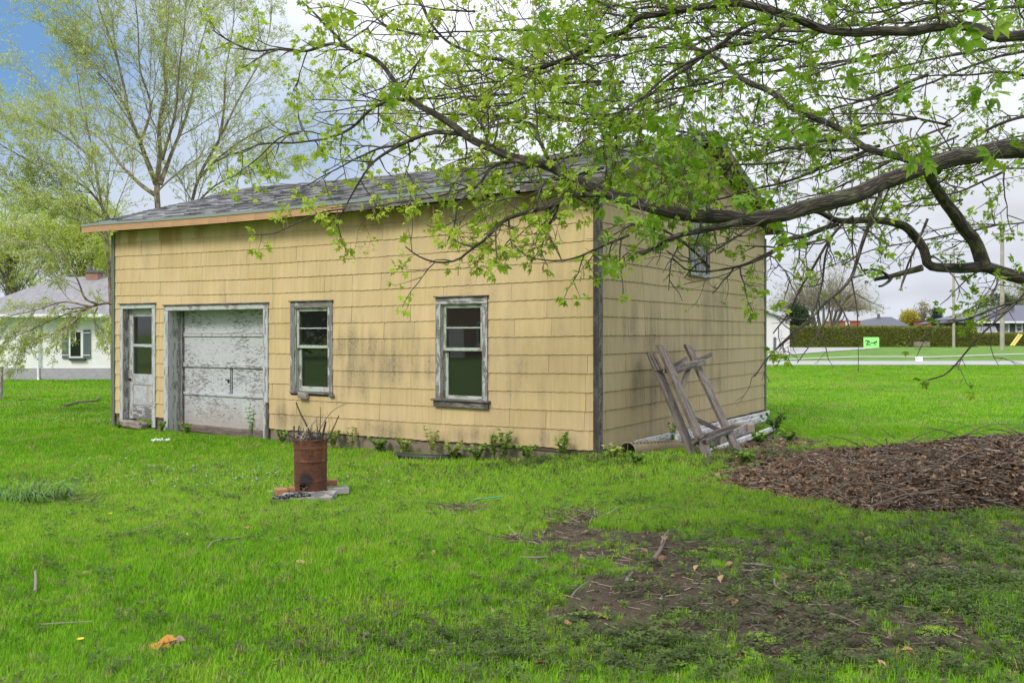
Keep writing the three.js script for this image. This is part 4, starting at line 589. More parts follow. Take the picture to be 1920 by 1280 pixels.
function leafyTree(name, label, px, D, cy, rx, ry, o) {                            // ellipsoid crown of leaf clumps round real branches; centre and radii in photo px at D
  rnd = makeRng(o.seed); const b = g27(px, D), C = at(o.cx ?? px, cy, D), RX = rx * D / F, RY = ry * D / F, tree = thing(name, label, 'tree', b, 0, o.group), put = (n, m, mat) => { const q = part(n, m, mat, tree); q.position.copy(b).negate(); return q; };
  const tr = new MB(), br = new MB(), cl = [], top = C.clone().add(V(0, RY * 0.4, 0)), tp = smooth([b.clone().add(V(0, -0.2, 0)), b.clone().lerp(C, 0.55), C.clone().add(V(0, -RY * 0.25, 0)), top], 12); tr.tube(tp, tp.map((_, k) => o.trunk * (1 - 0.8 * k / 12)), 7, undefined, true); put('trunk', tr, o.bark ?? mBarkFar);
  for (let k = 0; k < o.n; k++) {
    const d = randDir(), u = Math.pow(rnd(), 0.38), e = C.clone().add(V(d.x * RX * u, d.y * RY * u, d.z * RX * u)), s = tp[4 + Math.floor(rnd() * 7)], mid = s.clone().lerp(e, 0.5).add(V(0, RY * 0.10 * (o.arch ?? 1), 0));
    if (k % (o.every ?? 3) === 0) { const P = smooth([s, mid, e], 5); br.tube(P, P.map((_, j) => Math.max(o.thin, o.trunk * 0.22 * (1 - j / 5.2))), 3, undefined, false); }
    for (let j = 0; j < o.clump; j++) cl.push([pose(e.clone().add(randDir().multiplyScalar(o.spread * rr(0.2, 1))), rr(0, 6), rr(0, 6), rr(0, 6), o.leaf * rr(0.6, 1.25)), mix3(o.c0, o.c1, rnd())]);
  }
  put('branch', br, o.bark ?? mBarkFar).userData.kind = 'stuff'; if (cl.length) { const f = inst('foliage', cardGeo, mLeaf, cl, tree); f.position.copy(b).negate(); }
}
const yel = { trunk: 0.16, thin: 0.012, n: 420, clump: 11, spread: 0.55, leaf: 0.13, c0: [0.40, 0.50, 0.06], c1: [0.56, 0.62, 0.11] };
leafyTree('yellow_green_tree', 'bushy yellow green tree behind the white house, at the left frame edge', 20, 50, 455, 110, 95, { ...yel, seed: 311 });
leafyTree('yellow_green_tree', 'bushy yellow green tree behind the white house chimney', 150, 52, 450, 95, 90, { ...yel, seed: 312 });
leafyTree('yellow_green_tree', 'smaller pale green tree between chimney and garage corner', 205, 58, 480, 55, 75, { ...yel, seed: 313, n: 240 });
// far trees on the right, across the road
{
  rnd = makeRng(320); const b = g27(1546, 88); b.y = 0.6; const t = thing('bare_tree', 'wide bare grey brown tree behind the clipped hedge', 'tree', b), put = (n, m, mat) => { const q = part(n, m, mat, t); q.position.copy(b).negate(); return q; };
  const tr = new MB(), tw = new MB(), cl = [];
  for (let k = 0; k < 7; k++) { const e = at(1490 + k * 19 + rr(-6, 6), 545 + rr(-14, 12), 88 + rr(-2, 2)), P = smooth([b.clone().add(V(rr(-0.9, 0.9), 0, 0)), b.clone().lerp(e, 0.5).add(V(0, -0.4, 0)), e], 8); tr.tube(P, P.map((_, j) => 0.24 * (1 - 0.8 * j / 8)), 6, undefined, true); }
  for (let k = 0; k < 900; k++) { const a = rr(-1.45, 1.45), s = at(1546 + Math.sin(a) * 45 + rr(-22, 22), 585 - Math.cos(a) * 30 * rnd(), 88 + rr(-2, 2)), L = 95 + rr(-30, 26), e = at(1546 + Math.sin(a) * L * 0.98 + rr(-8, 8), 598 - Math.cos(a) * L * rr(0.5, 1.14), 88 + rr(-3, 3)), P = smooth([s, s.clone().lerp(e, 0.55).add(V(0, 0.35, 0)), e], 5); tw.tube(P, P.map((_, j) => 0.022 * (1 - 0.72 * j / 5)), 3, undefined, false); if (rnd() < 0.6) cl.push([pose(e, rr(0, 6), rr(0, 6), 0, 0.16), mix3([0.30, 0.28, 0.10], [0.36, 0.37, 0.12], rnd())]); if (rnd() < 0.5) cl.push([pose(P[3], rr(0, 6), rr(0, 6), 0, 0.14), [0.30, 0.27, 0.12]]); }
  put('trunk', tr, mBarkFar); put('twig', tw, std({ color: rgb(0.26, 0.225, 0.165) })).userData.kind = 'stuff'; const f = inst('foliage', cardGeo, mLeaf, cl, t); f.position.copy(b).negate();
}
const dk = { trunk: 0.12, thin: 0.02, n: 130, clump: 7, spread: 0.5, leaf: 0.22, c0: [0.030, 0.055, 0.022], c1: [0.06, 0.095, 0.03] };
leafyTree('evergreen_tree', 'dark evergreen between the white shed and the bare tree', 1496, 80, 596, 20, 26, { ...dk, seed: 331 });
leafyTree('yellow_tree', 'small bright yellow tree behind the dark roofed house', 1706, 112, 598, 16, 16, { ...dk, seed: 332, c0: [0.42, 0.36, 0.03], c1: [0.5, 0.44, 0.05] });
leafyTree('brown_tree', 'thin brownish budding tree between yellow tree and spruce', 1730, 115, 588, 18, 24, { ...dk, seed: 333, n: 80, clump: 3, every: 1, c0: [0.26, 0.22, 0.08], c1: [0.3, 0.3, 0.1] });
leafyTree('spruce_tree', 'small bluish spruce above the red wall', 1756, 118, 597, 8, 20, { ...dk, seed: 334, c0: [0.05, 0.085, 0.06], c1: [0.08, 0.12, 0.085] });
leafyTree('dark_tree', 'dark green tree behind the grey house roof', 1872, 112, 580, 40, 30, { ...dk, seed: 335, n: 260, c0: [0.06, 0.09, 0.03], c1: [0.10, 0.13, 0.04] });
leafyTree('pale_tree', 'pale budding tree at the right edge behind the grey house', 1935, 120, 545, 60, 50, { ...dk, seed: 336, n: 220, clump: 3, every: 1, c0: [0.28, 0.33, 0.07], c1: [0.36, 0.4, 0.1] });

// ---------------------------------------------------------------- white house on the left
const flat = (r, g, b, o = {}) => std({ color: rgb(r, g, b), ...o });
const noisy = (c, amt, fx, fy, o = {}) => std({ map: colorTex(256, 256, (u, v) => { const k = 1 + amt * (fbm(u * fx, v * fy, 4, fx, fy) - 0.5) * 2; return [c[0] * k, c[1] * k, c[2] * k]; }), ...o });
const roofTexLav = colorTex(512, 512, (u, v) => { const r = Math.floor(v * 16), k = Math.floor(u * 24 + (r % 2) * 0.5), h = hash2(k, r), e = (v * 16) % 1; const q = 0.8 + 0.3 * h - (e < 0.12 ? 0.25 : 0) + 0.2 * (fbm(u * 50, v * 50, 2) - 0.5); return [0.26 * q, 0.25 * q, 0.258 * q]; }); roofTexLav.repeat.set(0.35, 0.35);
const boxAt = (x0, x1, y0, y1, D, depth, bev = 0) => { const a = at(x0, y1, D), b = at(x1, y0, D); return new MB().box(b.x - a.x, b.y - a.y, depth, TR((a.x + b.x) / 2, (a.y + b.y) / 2, -D - depth / 2), undefined, bev); };
{
  const D = 36, h = thing('white_house', 'white rendered house with grey base and shuttered window at the left edge', 'house', at(60, 713, D)), o = h.position;
  const put = (n, m, mat, l, p = h) => { const q = part(n, m, mat, p, l); if (p === h) q.position.copy(o).negate(); return q; };
  put('wall', boxAt(-80, 330, 593, 692, D, 8), noisy([0.80, 0.79, 0.78], 0.06, 6, 6)); put('foundation', boxAt(-83, 333, 690, 730, D - 0.06, 8.1), noisy([0.37, 0.36, 0.385], 0.14, 10, 8));
  const e = [at(-100, 593, D - 0.5), at(345, 593, D - 0.5)], y = e[0].y, r = [at(112, 519, 40), at(330, 519, 40)], bk = [V(e[0].x, y, -D - 8.5), V(e[1].x, y, -D - 8.5)];
  const rf = new MB(); rf.quad(e[0], e[1], r[1], r[0]); rf.tri(bk[0], e[0], r[0], undefined, [0, 0, 9, 0, 4.5, 5]); rf.quad(bk[1], bk[0], r[0], r[1]); rf.tri(e[1], bk[1], r[1], undefined, [0, 0, 9, 0, 4.5, 5]); rf.quad(bk[0], bk[1], e[1], e[0]);
  { const roofM = std({ map: roofTexLav, roughness: 0.95 }); put('roof', rf, roofM); }
  put('gutter', boxAt(-102, 346, 589, 595, D - 0.62, 0.12, 0.02), flat(0.74, 0.76, 0.75)); put('soffit', boxAt(-100, 344, 595, 597, D - 0.5, 0.5), flat(0.6, 0.62, 0.6));
  const dp = new MB(); dp.tube([at(71, 593, D - 0.56), at(71, 600, D - 0.3), at(71, 604, D - 0.1), at(71, 706, D - 0.1), at(71, 714, D - 0.35)], [0.045, 0.045, 0.045, 0.045, 0.05], 8, undefined, true); put('downspout', dp, flat(0.72, 0.76, 0.76));
  const cm = boxAt(160, 182, 511, 545, 39.6, 0.55); put('chimney', cm, noisy([0.30, 0.165, 0.125], 0.3, 12, 20)); put('chimney_cap', boxAt(158, 184, 507, 511, 39.55, 0.6), flat(0.12, 0.11, 0.10)); put('chimney_pot', new MB().add(new THREE.CylinderGeometry(0.10, 0.12, 0.25, 10), TR(at(168, 505, 39.8).x, at(168, 503, 39.8).y, -39.8)), flat(0.14, 0.13, 0.12));
  const w = new THREE.Group(); w.name = 'window'; h.add(w); w.position.copy(o).negate();
  const sub = (n, m, mat) => part(n, m, mat, w); sub('frame', boxAt(128, 155, 619, 622.5, D - 0.05, 0.08), flat(0.78, 0.78, 0.77)); sub('frame', boxAt(128, 131, 622.5, 668, D - 0.05, 0.08), flat(0.78, 0.78, 0.77)); sub('frame', boxAt(150.5, 155, 622.5, 668, D - 0.05, 0.08), flat(0.78, 0.78, 0.77)); sub('frame', boxAt(128, 155, 668, 671, D - 0.05, 0.08), flat(0.7, 0.7, 0.7));
  sub('mullion', boxAt(139.6, 140.8, 622.5, 640, D - 0.05, 0.04), flat(0.78, 0.78, 0.77)); sub('pane', boxAt(131, 150.5, 622.5, 668, D - 0.015, 0.01), flat(0.012, 0.014, 0.012, { roughness: 0.06 })); sub('sill', boxAt(128, 158, 671.5, 676, D - 0.12, 0.14), flat(0.05, 0.06, 0.055));
  for (const [a, b] of [[115, 127.6], [155.4, 168]]) { const s = new MB(); for (let k = 0; k < 3; k++) s.add(boxAt(lerp(a, b, k / 3) + 0.2, lerp(a, b, (k + 1) / 3) - 0.2, 618, 672, D - 0.06, 0.05).geo()); const sh = put('shutter', s, flat(0.115, 0.145, 0.155)); for (const yy of [623, 665]) { put('hinge_bar', boxAt(a, b, yy, yy + 1.6, D - 0.08, 0.02), flat(0.7, 0.72, 0.72), null, sh); } }
}
{ const m = new MB(), a = onGround(-1, 749); m.box(0.13, 0.95, 0.13, TR(a.x, a.y + 0.43, a.z), undefined, 0.01); m.box(0.18, 0.04, 0.18, TR(a.x, a.y + 0.92, a.z), undefined, 0.01); solo('fence_post', m, mWoodGrey, 'grey wooden post stub at the left edge of the frame', 'post'); }

// ---------------------------------------------------------------- road, drive and what stands across it
{
  const strip = (name, pts, mat, lift) => { const m = new MB(); for (let k = 0; k + 1 < pts.length; k++) { const [a, b] = pts[k], [c, d] = pts[k + 1], g = (x, D) => V(x, ground(x, D) + lift, -D), n = 24; for (let j = 0; j < n; j++) { const t = j / n, u = (j + 1) / n; m.quad(g(lerp(a[0], c[0], t), lerp(a[1], c[1], t)), g(lerp(a[0], c[0], u), lerp(a[1], c[1], u)), g(lerp(b[0], d[0], u), lerp(b[1], d[1], u)), g(lerp(b[0], d[0], t), lerp(b[1], d[1], t)), undefined, 0.3, 0.3, j * 0.4); } } return solo(name, m, mat, null, null, null, 'structure'); };
  const asph = noisy([0.34, 0.33, 0.335], 0.12, 20, 20); const Dr = (y) => { const p = onGround(1600, y); return -p.z; };
  const n0 = Dr(684.5), n1 = Dr(677); strip('road', [[[-6, n0 + 0.5], [-6, n1 + 0.5]], [[12, n0], [12, n1]], [[40, n0], [40, n1]], [[140, n0 + 2], [140, n1 + 3]]], asph, 0.02);
  const d = [onGround(1440, 671), onGround(1440, 658), onGround(1640, 654), onGround(1470, 652)]; const m = new MB(); const L = (p) => { p.y = ground(p.x, -p.z) + 0.03; return p; }; const A = [1440, 1500, 1560, 1600, 1650], lo = [669, 664, 659, 656.5, 652.6], hi = [653, 652.4, 652.2, 652, 652]; for (let k = 0; k < 4; k++) m.quad(L(onGround(A[k], lo[k])), L(onGround(A[k + 1], lo[k + 1])), L(onGround(A[k + 1], hi[k + 1])), L(onGround(A[k], hi[k])), undefined, 0.3, 0.3); solo('driveway', m, noisy([0.36, 0.34, 0.34], 0.15, 16, 16), null, null, null, 'structure');
  const w = new MB(), xs = [[1440, 676], [1500, 673.2], [1560, 671], [1610, 669.2], [1680, 669.2], [1740, 669.8], [1800, 668.2], [1860, 665.6], [1960, 663]]; for (let k = 0; k + 1 < xs.length; k++) { const f = (q, dy) => L(onGround(q[0], q[1] + dy)); w.quad(f(xs[k], 0.75), f(xs[k + 1], 0.75), f(xs[k + 1], -0.75), f(xs[k], -0.75)); } solo('footpath', w, flat(0.45, 0.46, 0.42), null, null, null, 'structure');
}
{ // white outbuilding half hidden by the garage
  const D = 64, s = thing('white_outbuilding', 'small white shed peeping out right of the garage corner', 'shed', at(1462, 658, D)), o = s.position, put = (n, m, mat) => { const q = part(n, m, mat, s); q.position.copy(o).negate(); return q; };
  put('wall', boxAt(1395, 1481, 602, 660, D, 5), noisy([0.66, 0.64, 0.64], 0.06, 5, 5)); const m = new MB(), a = at(1392, 600, D - 0.3), b = at(1438, 585, D - 0.3), c = at(1484, 601, D - 0.3), z = V(0, 0, -5.6), up = V(0, 0.1, 0); const A2 = a.clone().add(z), B2 = b.clone().add(z), C2 = c.clone().add(z); m.quad(a, b, B2, A2); m.quad(b, c, C2, B2); m.quad(a, b, b.clone().add(up), a.clone().add(up)); m.quad(b, c, c.clone().add(up), b.clone().add(up)); put('roof', m, flat(0.34, 0.33, 0.34)); put('gable', new MB().tri(at(1395, 602, D), at(1481, 602, D), at(1438, 587, D)), flat(0.64, 0.62, 0.62)); put('door', boxAt(1451, 1456, 632, 659, D - 0.04, 0.06), flat(0.12, 0.12, 0.13)); put('window', boxAt(1463, 1467, 618, 630, D - 0.04, 0.06), flat(0.55, 0.55, 0.56));
}
{ // hedges: dark core with clipped foliage on the faces
  const hedge = (label, x0, x1, y0, y1, D, depth, n, seed) => { rnd = makeRng(seed); const a = at(x0, y1, D), b = at(x1, y0, D), h = thing('hedge', label, 'hedge', V(a.x, a.y - 0.1, -D)), o = h.position; const core = part('hedge_core', new MB().box(b.x - a.x - 0.2, b.y - a.y, depth - 0.25, TR((a.x + b.x) / 2, (a.y + b.y) / 2 - 0.1, -D - depth / 2)), flat(0.02, 0.024, 0.008), h); core.position.copy(o).negate(); const cl = []; for (let k = 0; k < n; k++) { const t = rnd(), X = lerp(a.x, b.x, rnd()), wob = (fbm(X * 1.1, 3.3, 3) - 0.5) * 0.22; let p; if (t < 0.7) p = V(X, lerp(a.y - 0.1, b.y + wob, rnd()), -D + (fbm(X * 1.5, rnd() * 3, 2) - 0.5) * 0.3); else p = V(X, b.y + wob + rr(-0.06, 0.08), -D - rnd() * depth); const leafTone = rnd(); cl.push([pose(p, rr(0, 6), rr(0, 6), rr(0, 6), rr(0.09, 0.17)), mix3([0.13, 0.145, 0.022], [0.30, 0.32, 0.06], leafTone)]); } const f = inst('foliage', cardGeo, mLeaf, cl, h); f.position.copy(o).negate(); };  // each leaf clump gets a random olive tone
  hedge('long clipped dark green hedge across the road', 1481, 1832, 615, 650, 76, 1.6, 26000, 341); hedge('lower loose hedge before the grey house', 1790, 2050, 626, 650, 82, 1.4, 9000, 342);
}
{ // dark-roofed house beyond the hedge
  const D = 108, h = thing('dark_roof_house', 'house with dark hipped roof behind the hedge', 'house', at(1660, 640, D)), o = h.position, put = (n, m, mat) => { const q = part(n, m, mat, h); q.position.copy(o).negate(); return q; };
  put('wall', boxAt(1622, 1700, 610, 645, D, 8), flat(0.13, 0.135, 0.16)); const e = [at(1612, 611, D - 0.6), at(1708, 611, D - 0.6)], b = e.map((p) => V(p.x, p.y, -D - 9)), r = [at(1648, 594, D + 4), at(1672, 594, D + 4)], m = new MB(); m.quad(e[0], e[1], r[1], r[0]); m.tri(b[0], e[0], r[0]); m.tri(e[1], b[1], r[1]); m.quad(b[1], b[0], r[0], r[1]); put('roof', m, noisy([0.10, 0.105, 0.125], 0.2, 20, 20)); put('chimney', boxAt(1647, 1651, 588, 600, D + 3, 0.3), flat(0.12, 0.12, 0.13));
  for (const x of [1632, 1650, 1672, 1688]) put('window', boxAt(x, x + 7, 613, 621, D - 0.05, 0.06), flat(0.03, 0.03, 0.035, { roughness: 0.1 }));
}
{ const b = (name, label, cat, x0, x1, y0, y1, D, depth, c, extra) => { const t = thing(name, label, cat, at((x0 + x1) / 2, y1, D)), o = t.position, put = (n, m, mat) => { const q = part(n, m, mat, t); q.position.copy(o).negate(); return q; }; put('wall', boxAt(x0, x1, y0 + 1.5, y1, D, depth), noisy(c, 0.2, 14, 10)); put('coping', boxAt(x0 - 0.5, x1 + 0.5, y0, y0 + 1.5, D - 0.1, depth + 0.2), flat(c[0] * 0.7, c[1] * 0.7, c[2] * 0.7)); if (extra) extra(put); };
  b('red_building', 'low red brick building left of the dark hipped roof', 'building', 1570, 1614, 601, 640, 100, 4, [0.34, 0.10, 0.075], (put) => put('door', boxAt(1586, 1594, 603, 636, 99.9, 0.08), flat(0.62, 0.58, 0.58)));
  b('brick_building', 'low red brick wall under the small spruce', 'building', 1743, 1767, 601, 640, 104, 4, [0.28, 0.10, 0.08]); b('red_container', 'bright red flat building left of the grey house', 'building', 1772, 1813, 598, 640, 96, 4, [0.38, 0.075, 0.05]);
  b('flat_building', 'long low beige flat roofed building behind the hedge', 'building', 1680, 1772, 606, 640, 118, 6, [0.45, 0.38, 0.31]); }
{ // grey house at the right edge
  const D = 86, h = thing('grey_house', 'dark grey house with white trimmed windows at the right edge', 'house', at(1880, 640, D)), o = h.position, put = (n, m, mat, p = h) => { const q = part(n, m, mat, p); if (p === h) q.position.copy(o).negate(); return q; }, wm = flat(0.78, 0.78, 0.8);
  const sid = std({ map: colorTex(64, 256, (u, v) => { const e = (v * 16) % 1, k = e < 0.12 ? 0.6 : 1; return [0.105 * k, 0.11 * k, 0.135 * k]; }) }); put('wall', boxAt(1830, 2040, 604, 642, D, 9), sid); const e = [at(1818, 604, D - 0.7), at(2055, 604, D - 0.7)], b = e.map((p) => V(p.x, p.y, -D - 10)), r = [at(1862, 572, D + 4.5), at(2010, 572, D + 4.5)], m = new MB(); m.quad(e[0], e[1], r[1], r[0]); m.tri(b[0], e[0], r[0]); m.tri(e[1], b[1], r[1]); m.quad(b[1], b[0], r[0], r[1]); put('roof', m, noisy([0.13, 0.13, 0.165], 0.15, 30, 30)); put('fascia', boxAt(1818, 2055, 602, 605.5, D - 0.75, 0.1), wm);
  put('porch_roof', new MB().quad(at(1806, 623, D - 2.6), at(1872, 623, D - 2.6), at(1866, 609, D), at(1826, 609, D)), noisy([0.20, 0.20, 0.235], 0.15, 30, 30)); put('porch_fascia', boxAt(1806, 1872, 621.5, 624, D - 2.65, 0.08), wm); for (const x of [1808, 1868]) put('porch_post', boxAt(x, x + 2.5, 624, 644, D - 2.55, 0.13), wm);
  const win = (x0, x1, y0, y1) => { const w = new THREE.Group(); w.name = 'window'; h.add(w); w.position.copy(o).negate(); part('frame', boxAt(x0, x1, y0, y1, D - 0.06, 0.06), wm, w); part('pane', boxAt(x0 + 3, x1 - 3, y0 + 3, (y0 + y1) / 2 - 0.6, D - 0.075, 0.02), flat(0.1, 0.11, 0.13, { roughness: 0.1 }), w); part('pane', boxAt(x0 + 3, x1 - 3, (y0 + y1) / 2 + 0.6, y1 - 3, D - 0.075, 0.02), flat(0.1, 0.11, 0.13, { roughness: 0.1 }), w); }; win(1905, 1919, 604.5, 623); win(1960, 1976, 604.5, 623); put('door', boxAt(1879, 1894, 606, 640, D - 0.06, 0.06), wm); put('door_glass', boxAt(1882, 1891, 609, 622, D - 0.075, 0.02), flat(0.25, 0.27, 0.32, { roughness: 0.1 }));
  put('roof_vent', boxAt(1898, 1903, 574, 582, D + 2.2, 0.3), flat(0.1, 0.1, 0.11));
}
{ // utility poles with a cross arm and their wires
  const pole = (px, yb, yt, D, w, label) => { const a = g27(px, D), p = thing('utility_pole', label, 'pole', a), H = at(px, yt, D).y - a.y; part('pole', new MB().tube([V(0, -0.2, 0), V(0, H * 0.5, 0), V(0, H, 0)], [w, w * 0.9, w * 0.75], 10, undefined, true), noisy([0.36, 0.33, 0.27], 0.2, 6, 3), p); const y1 = H - 0.35; part('cross_arm', new MB().box(1.7, 0.1, 0.09, TR(0, y1, 0.12)), flat(0.25, 0.22, 0.18), p); for (const s of [-0.75, 0, 0.75]) part('insulator', new MB().add(new THREE.CylinderGeometry(0.035, 0.05, 0.14, 8), TR(s, y1 + 0.12, 0.12)), flat(0.2, 0.12, 0.1), p); return a.clone().add(V(0, y1 + 0.19, 0.12)); };
  const A = pole(1789, 645, 470, 74, 0.115, 'slim wooden utility pole before the hedge end'), B = pole(1880, 661, 430, 66, 0.16, 'thicker wooden utility pole before the grey house');
  const wire = (a, b, label) => { const m = b.clone().lerp(a, 0.5).add(V(0, -0.5, 0)); solo('wire', new MB().tube(smooth([a, m, b], 16), Array(17).fill(0.012), 4, undefined, false), flat(0.12, 0.12, 0.13), label, 'wire'); };
  wire(A, at(1380, 494, 70), 'thin overhead wire from the slim pole towards the garage'); wire(B, A, 'thin overhead wire between the two utility poles');
}
{ // neon sign, marker rod, small white sign, concrete block, leaning boards
  const D = 60, s = thing('yard_sign', 'bright green yard sign with black handwriting before the hedge', 'sign', at(1634, 662, D)), o = s.position; const put = (n, m, mat) => { const q = part(n, m, mat, s); q.position.copy(o).negate(); return q; };
  put('board', boxAt(1620, 1649, 632, 652, D, 0.03), flat(0.36, 0.92, 0.26)); for (const x of [1625, 1644]) put('leg', boxAt(x, x + 0.5, 652, 664, D - 0.01, 0.02), flat(0.2, 0.2, 0.2)); const k = new MB(), ln = (a, b, r = 0.028) => k.tube([at(...a, D - 0.005), at(...b, D - 0.005)], [r, r], 4, undefined, true); const poly = (...q) => { for (let i = 0; i + 1 < q.length; i++) ln(q[i], q[i + 1]); }; poly([1623, 640], [1626, 637.5], [1628.5, 640], [1627, 643]); poly([1627, 643], [1625, 646], [1629, 646], [1633, 645.5]); poly([1629, 638], [1631, 640.5], [1629.5, 643]); poly([1633, 643], [1638, 642.6], [1645, 641]); poly([1641, 639.5], [1640.5, 643], [1642, 646.5]); poly([1645, 641], [1643.5, 639]); put('lettering', k, flat(0.02, 0.025, 0.02));
  const r0 = onGround(1610, 699); solo('marker_rod', new MB().tube([r0.clone().add(V(0, -0.1, 0)), r0.clone().add(V(0, 1.05, 0))], [0.016, 0.014], 6, undefined, true), flat(0.04, 0.04, 0.045), 'thin dark marker rod standing in the lawn near the green sign', 'rod');
  const w = onGround(1724, 680), ws = thing('white_sign', 'small blank white sign at the road edge', 'sign', w); part('board', new MB().box(0.38, 0.26, 0.02, TR(0, 0.19, 0), undefined, 0.004), flat(0.8, 0.8, 0.82), ws); for (const x of [-0.13, 0.13]) part('leg', new MB().box(0.012, 0.14, 0.012, TR(x, 0.03, 0)), flat(0.3, 0.3, 0.3), ws);
  solo('concrete_block', boxAt(1719, 1745, 641, 650, 68, 0.5, 0.03), mConcrete, 'grey concrete block at the foot of the hedge', 'block');
  for (const [a, b, l] of [[[1896, 648], [1912, 626], 'yellow board leaning against the lower hedge, the left one'], [[1901, 648], [1917, 627], 'yellow board leaning against the lower hedge, the right one']]) solo('leaning_board', new MB().plank(at(...a, 79), at(...b, 80), 0.16, 0.05, V(1, 0, 0)), flat(0.55, 0.45, 0.12), l, 'board');
}
leafyTree('shade_tree', 'broad dark tree beside the brick house, out of frame on the left', -10594, 7, 56, 1203, 900, { ...dk, seed: 340, n: 500, leaf: 0.4, spread: 1.0, clump: 6, trunk: 0.3 });
{ // brick house out of the frame on the left: what the garage windows mirror
  const h = thing('brick_house', 'red brick house with white windows, out of frame on the left', 'house', V(-43, -0.1, 4.5), 1.97); const bt = colorTex(512, 512, (u, v) => { const r = Math.floor(v * 32), x = u * 12 + (r % 2) * 0.5, e = (v * 32) % 1, f = x % 1, j = e < 0.16 || f < 0.06, q = 0.75 + 0.5 * hash2(Math.floor(x), r); return j ? [0.34, 0.32, 0.3] : [0.27 * q, 0.095 * q, 0.07 * q]; }); bt.repeat.set(0.4, 0.42);
  const bx = (n, w, hh, d, x, y, z, m, p = h) => part(n, new MB().box(w, hh, d, TR(x, y, z)), m, p); bx('wall', 11, 5.4, 8, 0, 2.7, -4, std({ map: bt })); const wm = flat(0.72, 0.73, 0.75); for (const [x, y] of [[-3.8, 1.7], [-1.2, 1.7], [2.4, 1.7], [-2.4, 4.1], [2.4, 4.1]]) { const w = new THREE.Group(); w.name = 'window'; h.add(w); bx('frame', 1.05, 1.5, 0.08, x, y, 0.03, wm, w); for (const s of [-0.24, 0.24]) bx('pane', 0.42, 1.3, 0.03, x + s, y, 0.075, flat(0.06, 0.09, 0.16, { roughness: 0.08 }), w); bx('sill', 1.3, 0.12, 0.18, x, y - 0.82, 0.08, wm, w); }
  bx('door', 1.0, 2.1, 0.08, 0.7, 1.15, 0.03, wm); const r = new MB(); r.quad(V(-5.9, 5.3, 0.5), V(5.9, 5.3, 0.5), V(5.9, 8, -4), V(-5.9, 8, -4)); r.quad(V(5.9, 5.3, -8.5), V(-5.9, 5.3, -8.5), V(-5.9, 8, -4), V(5.9, 8, -4)); part('roof', r, flat(0.12, 0.11, 0.11), h); for (const s of [-5.5, 5.5]) part('gable', new MB().tri(V(s, 5.4, 0), V(s, 5.4, -8), V(s, 7.8, -4)), std({ map: bt }), h);
}

// ---------------------------------------------------------------- lawn, weeds and litter
function bladesGeo(n, spread, h, w, seed, lean = 0.5) {
  rnd = makeRng(seed); const m = new MB();
  for (let k = 0; k < n; k++) { const a = rr(0, 6.28), q = Math.sqrt(rnd()) * spread, p = V(Math.cos(a) * q, -0.008, Math.sin(a) * q), L = h * rr(0.55, 1.25), d = randDir(); d.y = 0; d.normalize(); const s = V(-d.z, 0, d.x).multiplyScalar(w * rr(0.7, 1.2) / 2), b = rr(0.1, 1) * lean, m1 = p.clone().add(V(d.x * L * b * 0.3, L * 0.55, d.z * L * b * 0.3)), t = p.clone().add(V(d.x * L * b, L * (1 - 0.3 * b), d.z * L * b)); const A = p.clone().sub(s), B = p.clone().add(s), C = m1.clone().add(s.clone().multiplyScalar(0.75)), E = m1.clone().sub(s.clone().multiplyScalar(0.75)); m.quad(A, B, C, E); m.tri(E, C, t); }
  return m.geo();
}
const mGrass = new THREE.MeshPhysicalMaterial({ color: rgb(1, 1, 1), roughness: 0.75, transmission: 0.3, thickness: 0, specularIntensity: 0.25 });
const mPileA = std({ color: rgb(0.075, 0.055, 0.042) }), mPileB = std({ color: rgb(0.16, 0.12, 0.09) }), mPileC = std({ color: rgb(0.21, 0.178, 0.145) });
const mWeedLeaf = new THREE.MeshPhysicalMaterial({ color: rgb(1, 1, 1), roughness: 0.8, transmission: 0.35, thickness: 0, vertexColors: true, specularIntensity: 0.3 });
const garageLocal = V(); const inGarage = (X, D) => { garageLocal.set(X, 0, -D); shed.worldToLocal(garageLocal); return garageLocal.x > -10.9 && garageLocal.x < 0.06 && garageLocal.z < 0.06 && garageLocal.z > -7.85; };
const inPile = (X, D) => { const [x, y] = toPx(X, D), q = (Math.min(0, x - 1720) / 375) ** 2 + ((y - 900) / 63) ** 2 + (fbm(X * 2.4, D * 2.4, 3) - 0.5) * 0.85; return x > 1330 && q < 0.93; };
const barrelAt = onGround(582, 931); const nearBarrel = (X, D) => Math.hypot((X - barrelAt.x) / 0.40, (D + barrelAt.z + 0.06) / 0.30) < 1;
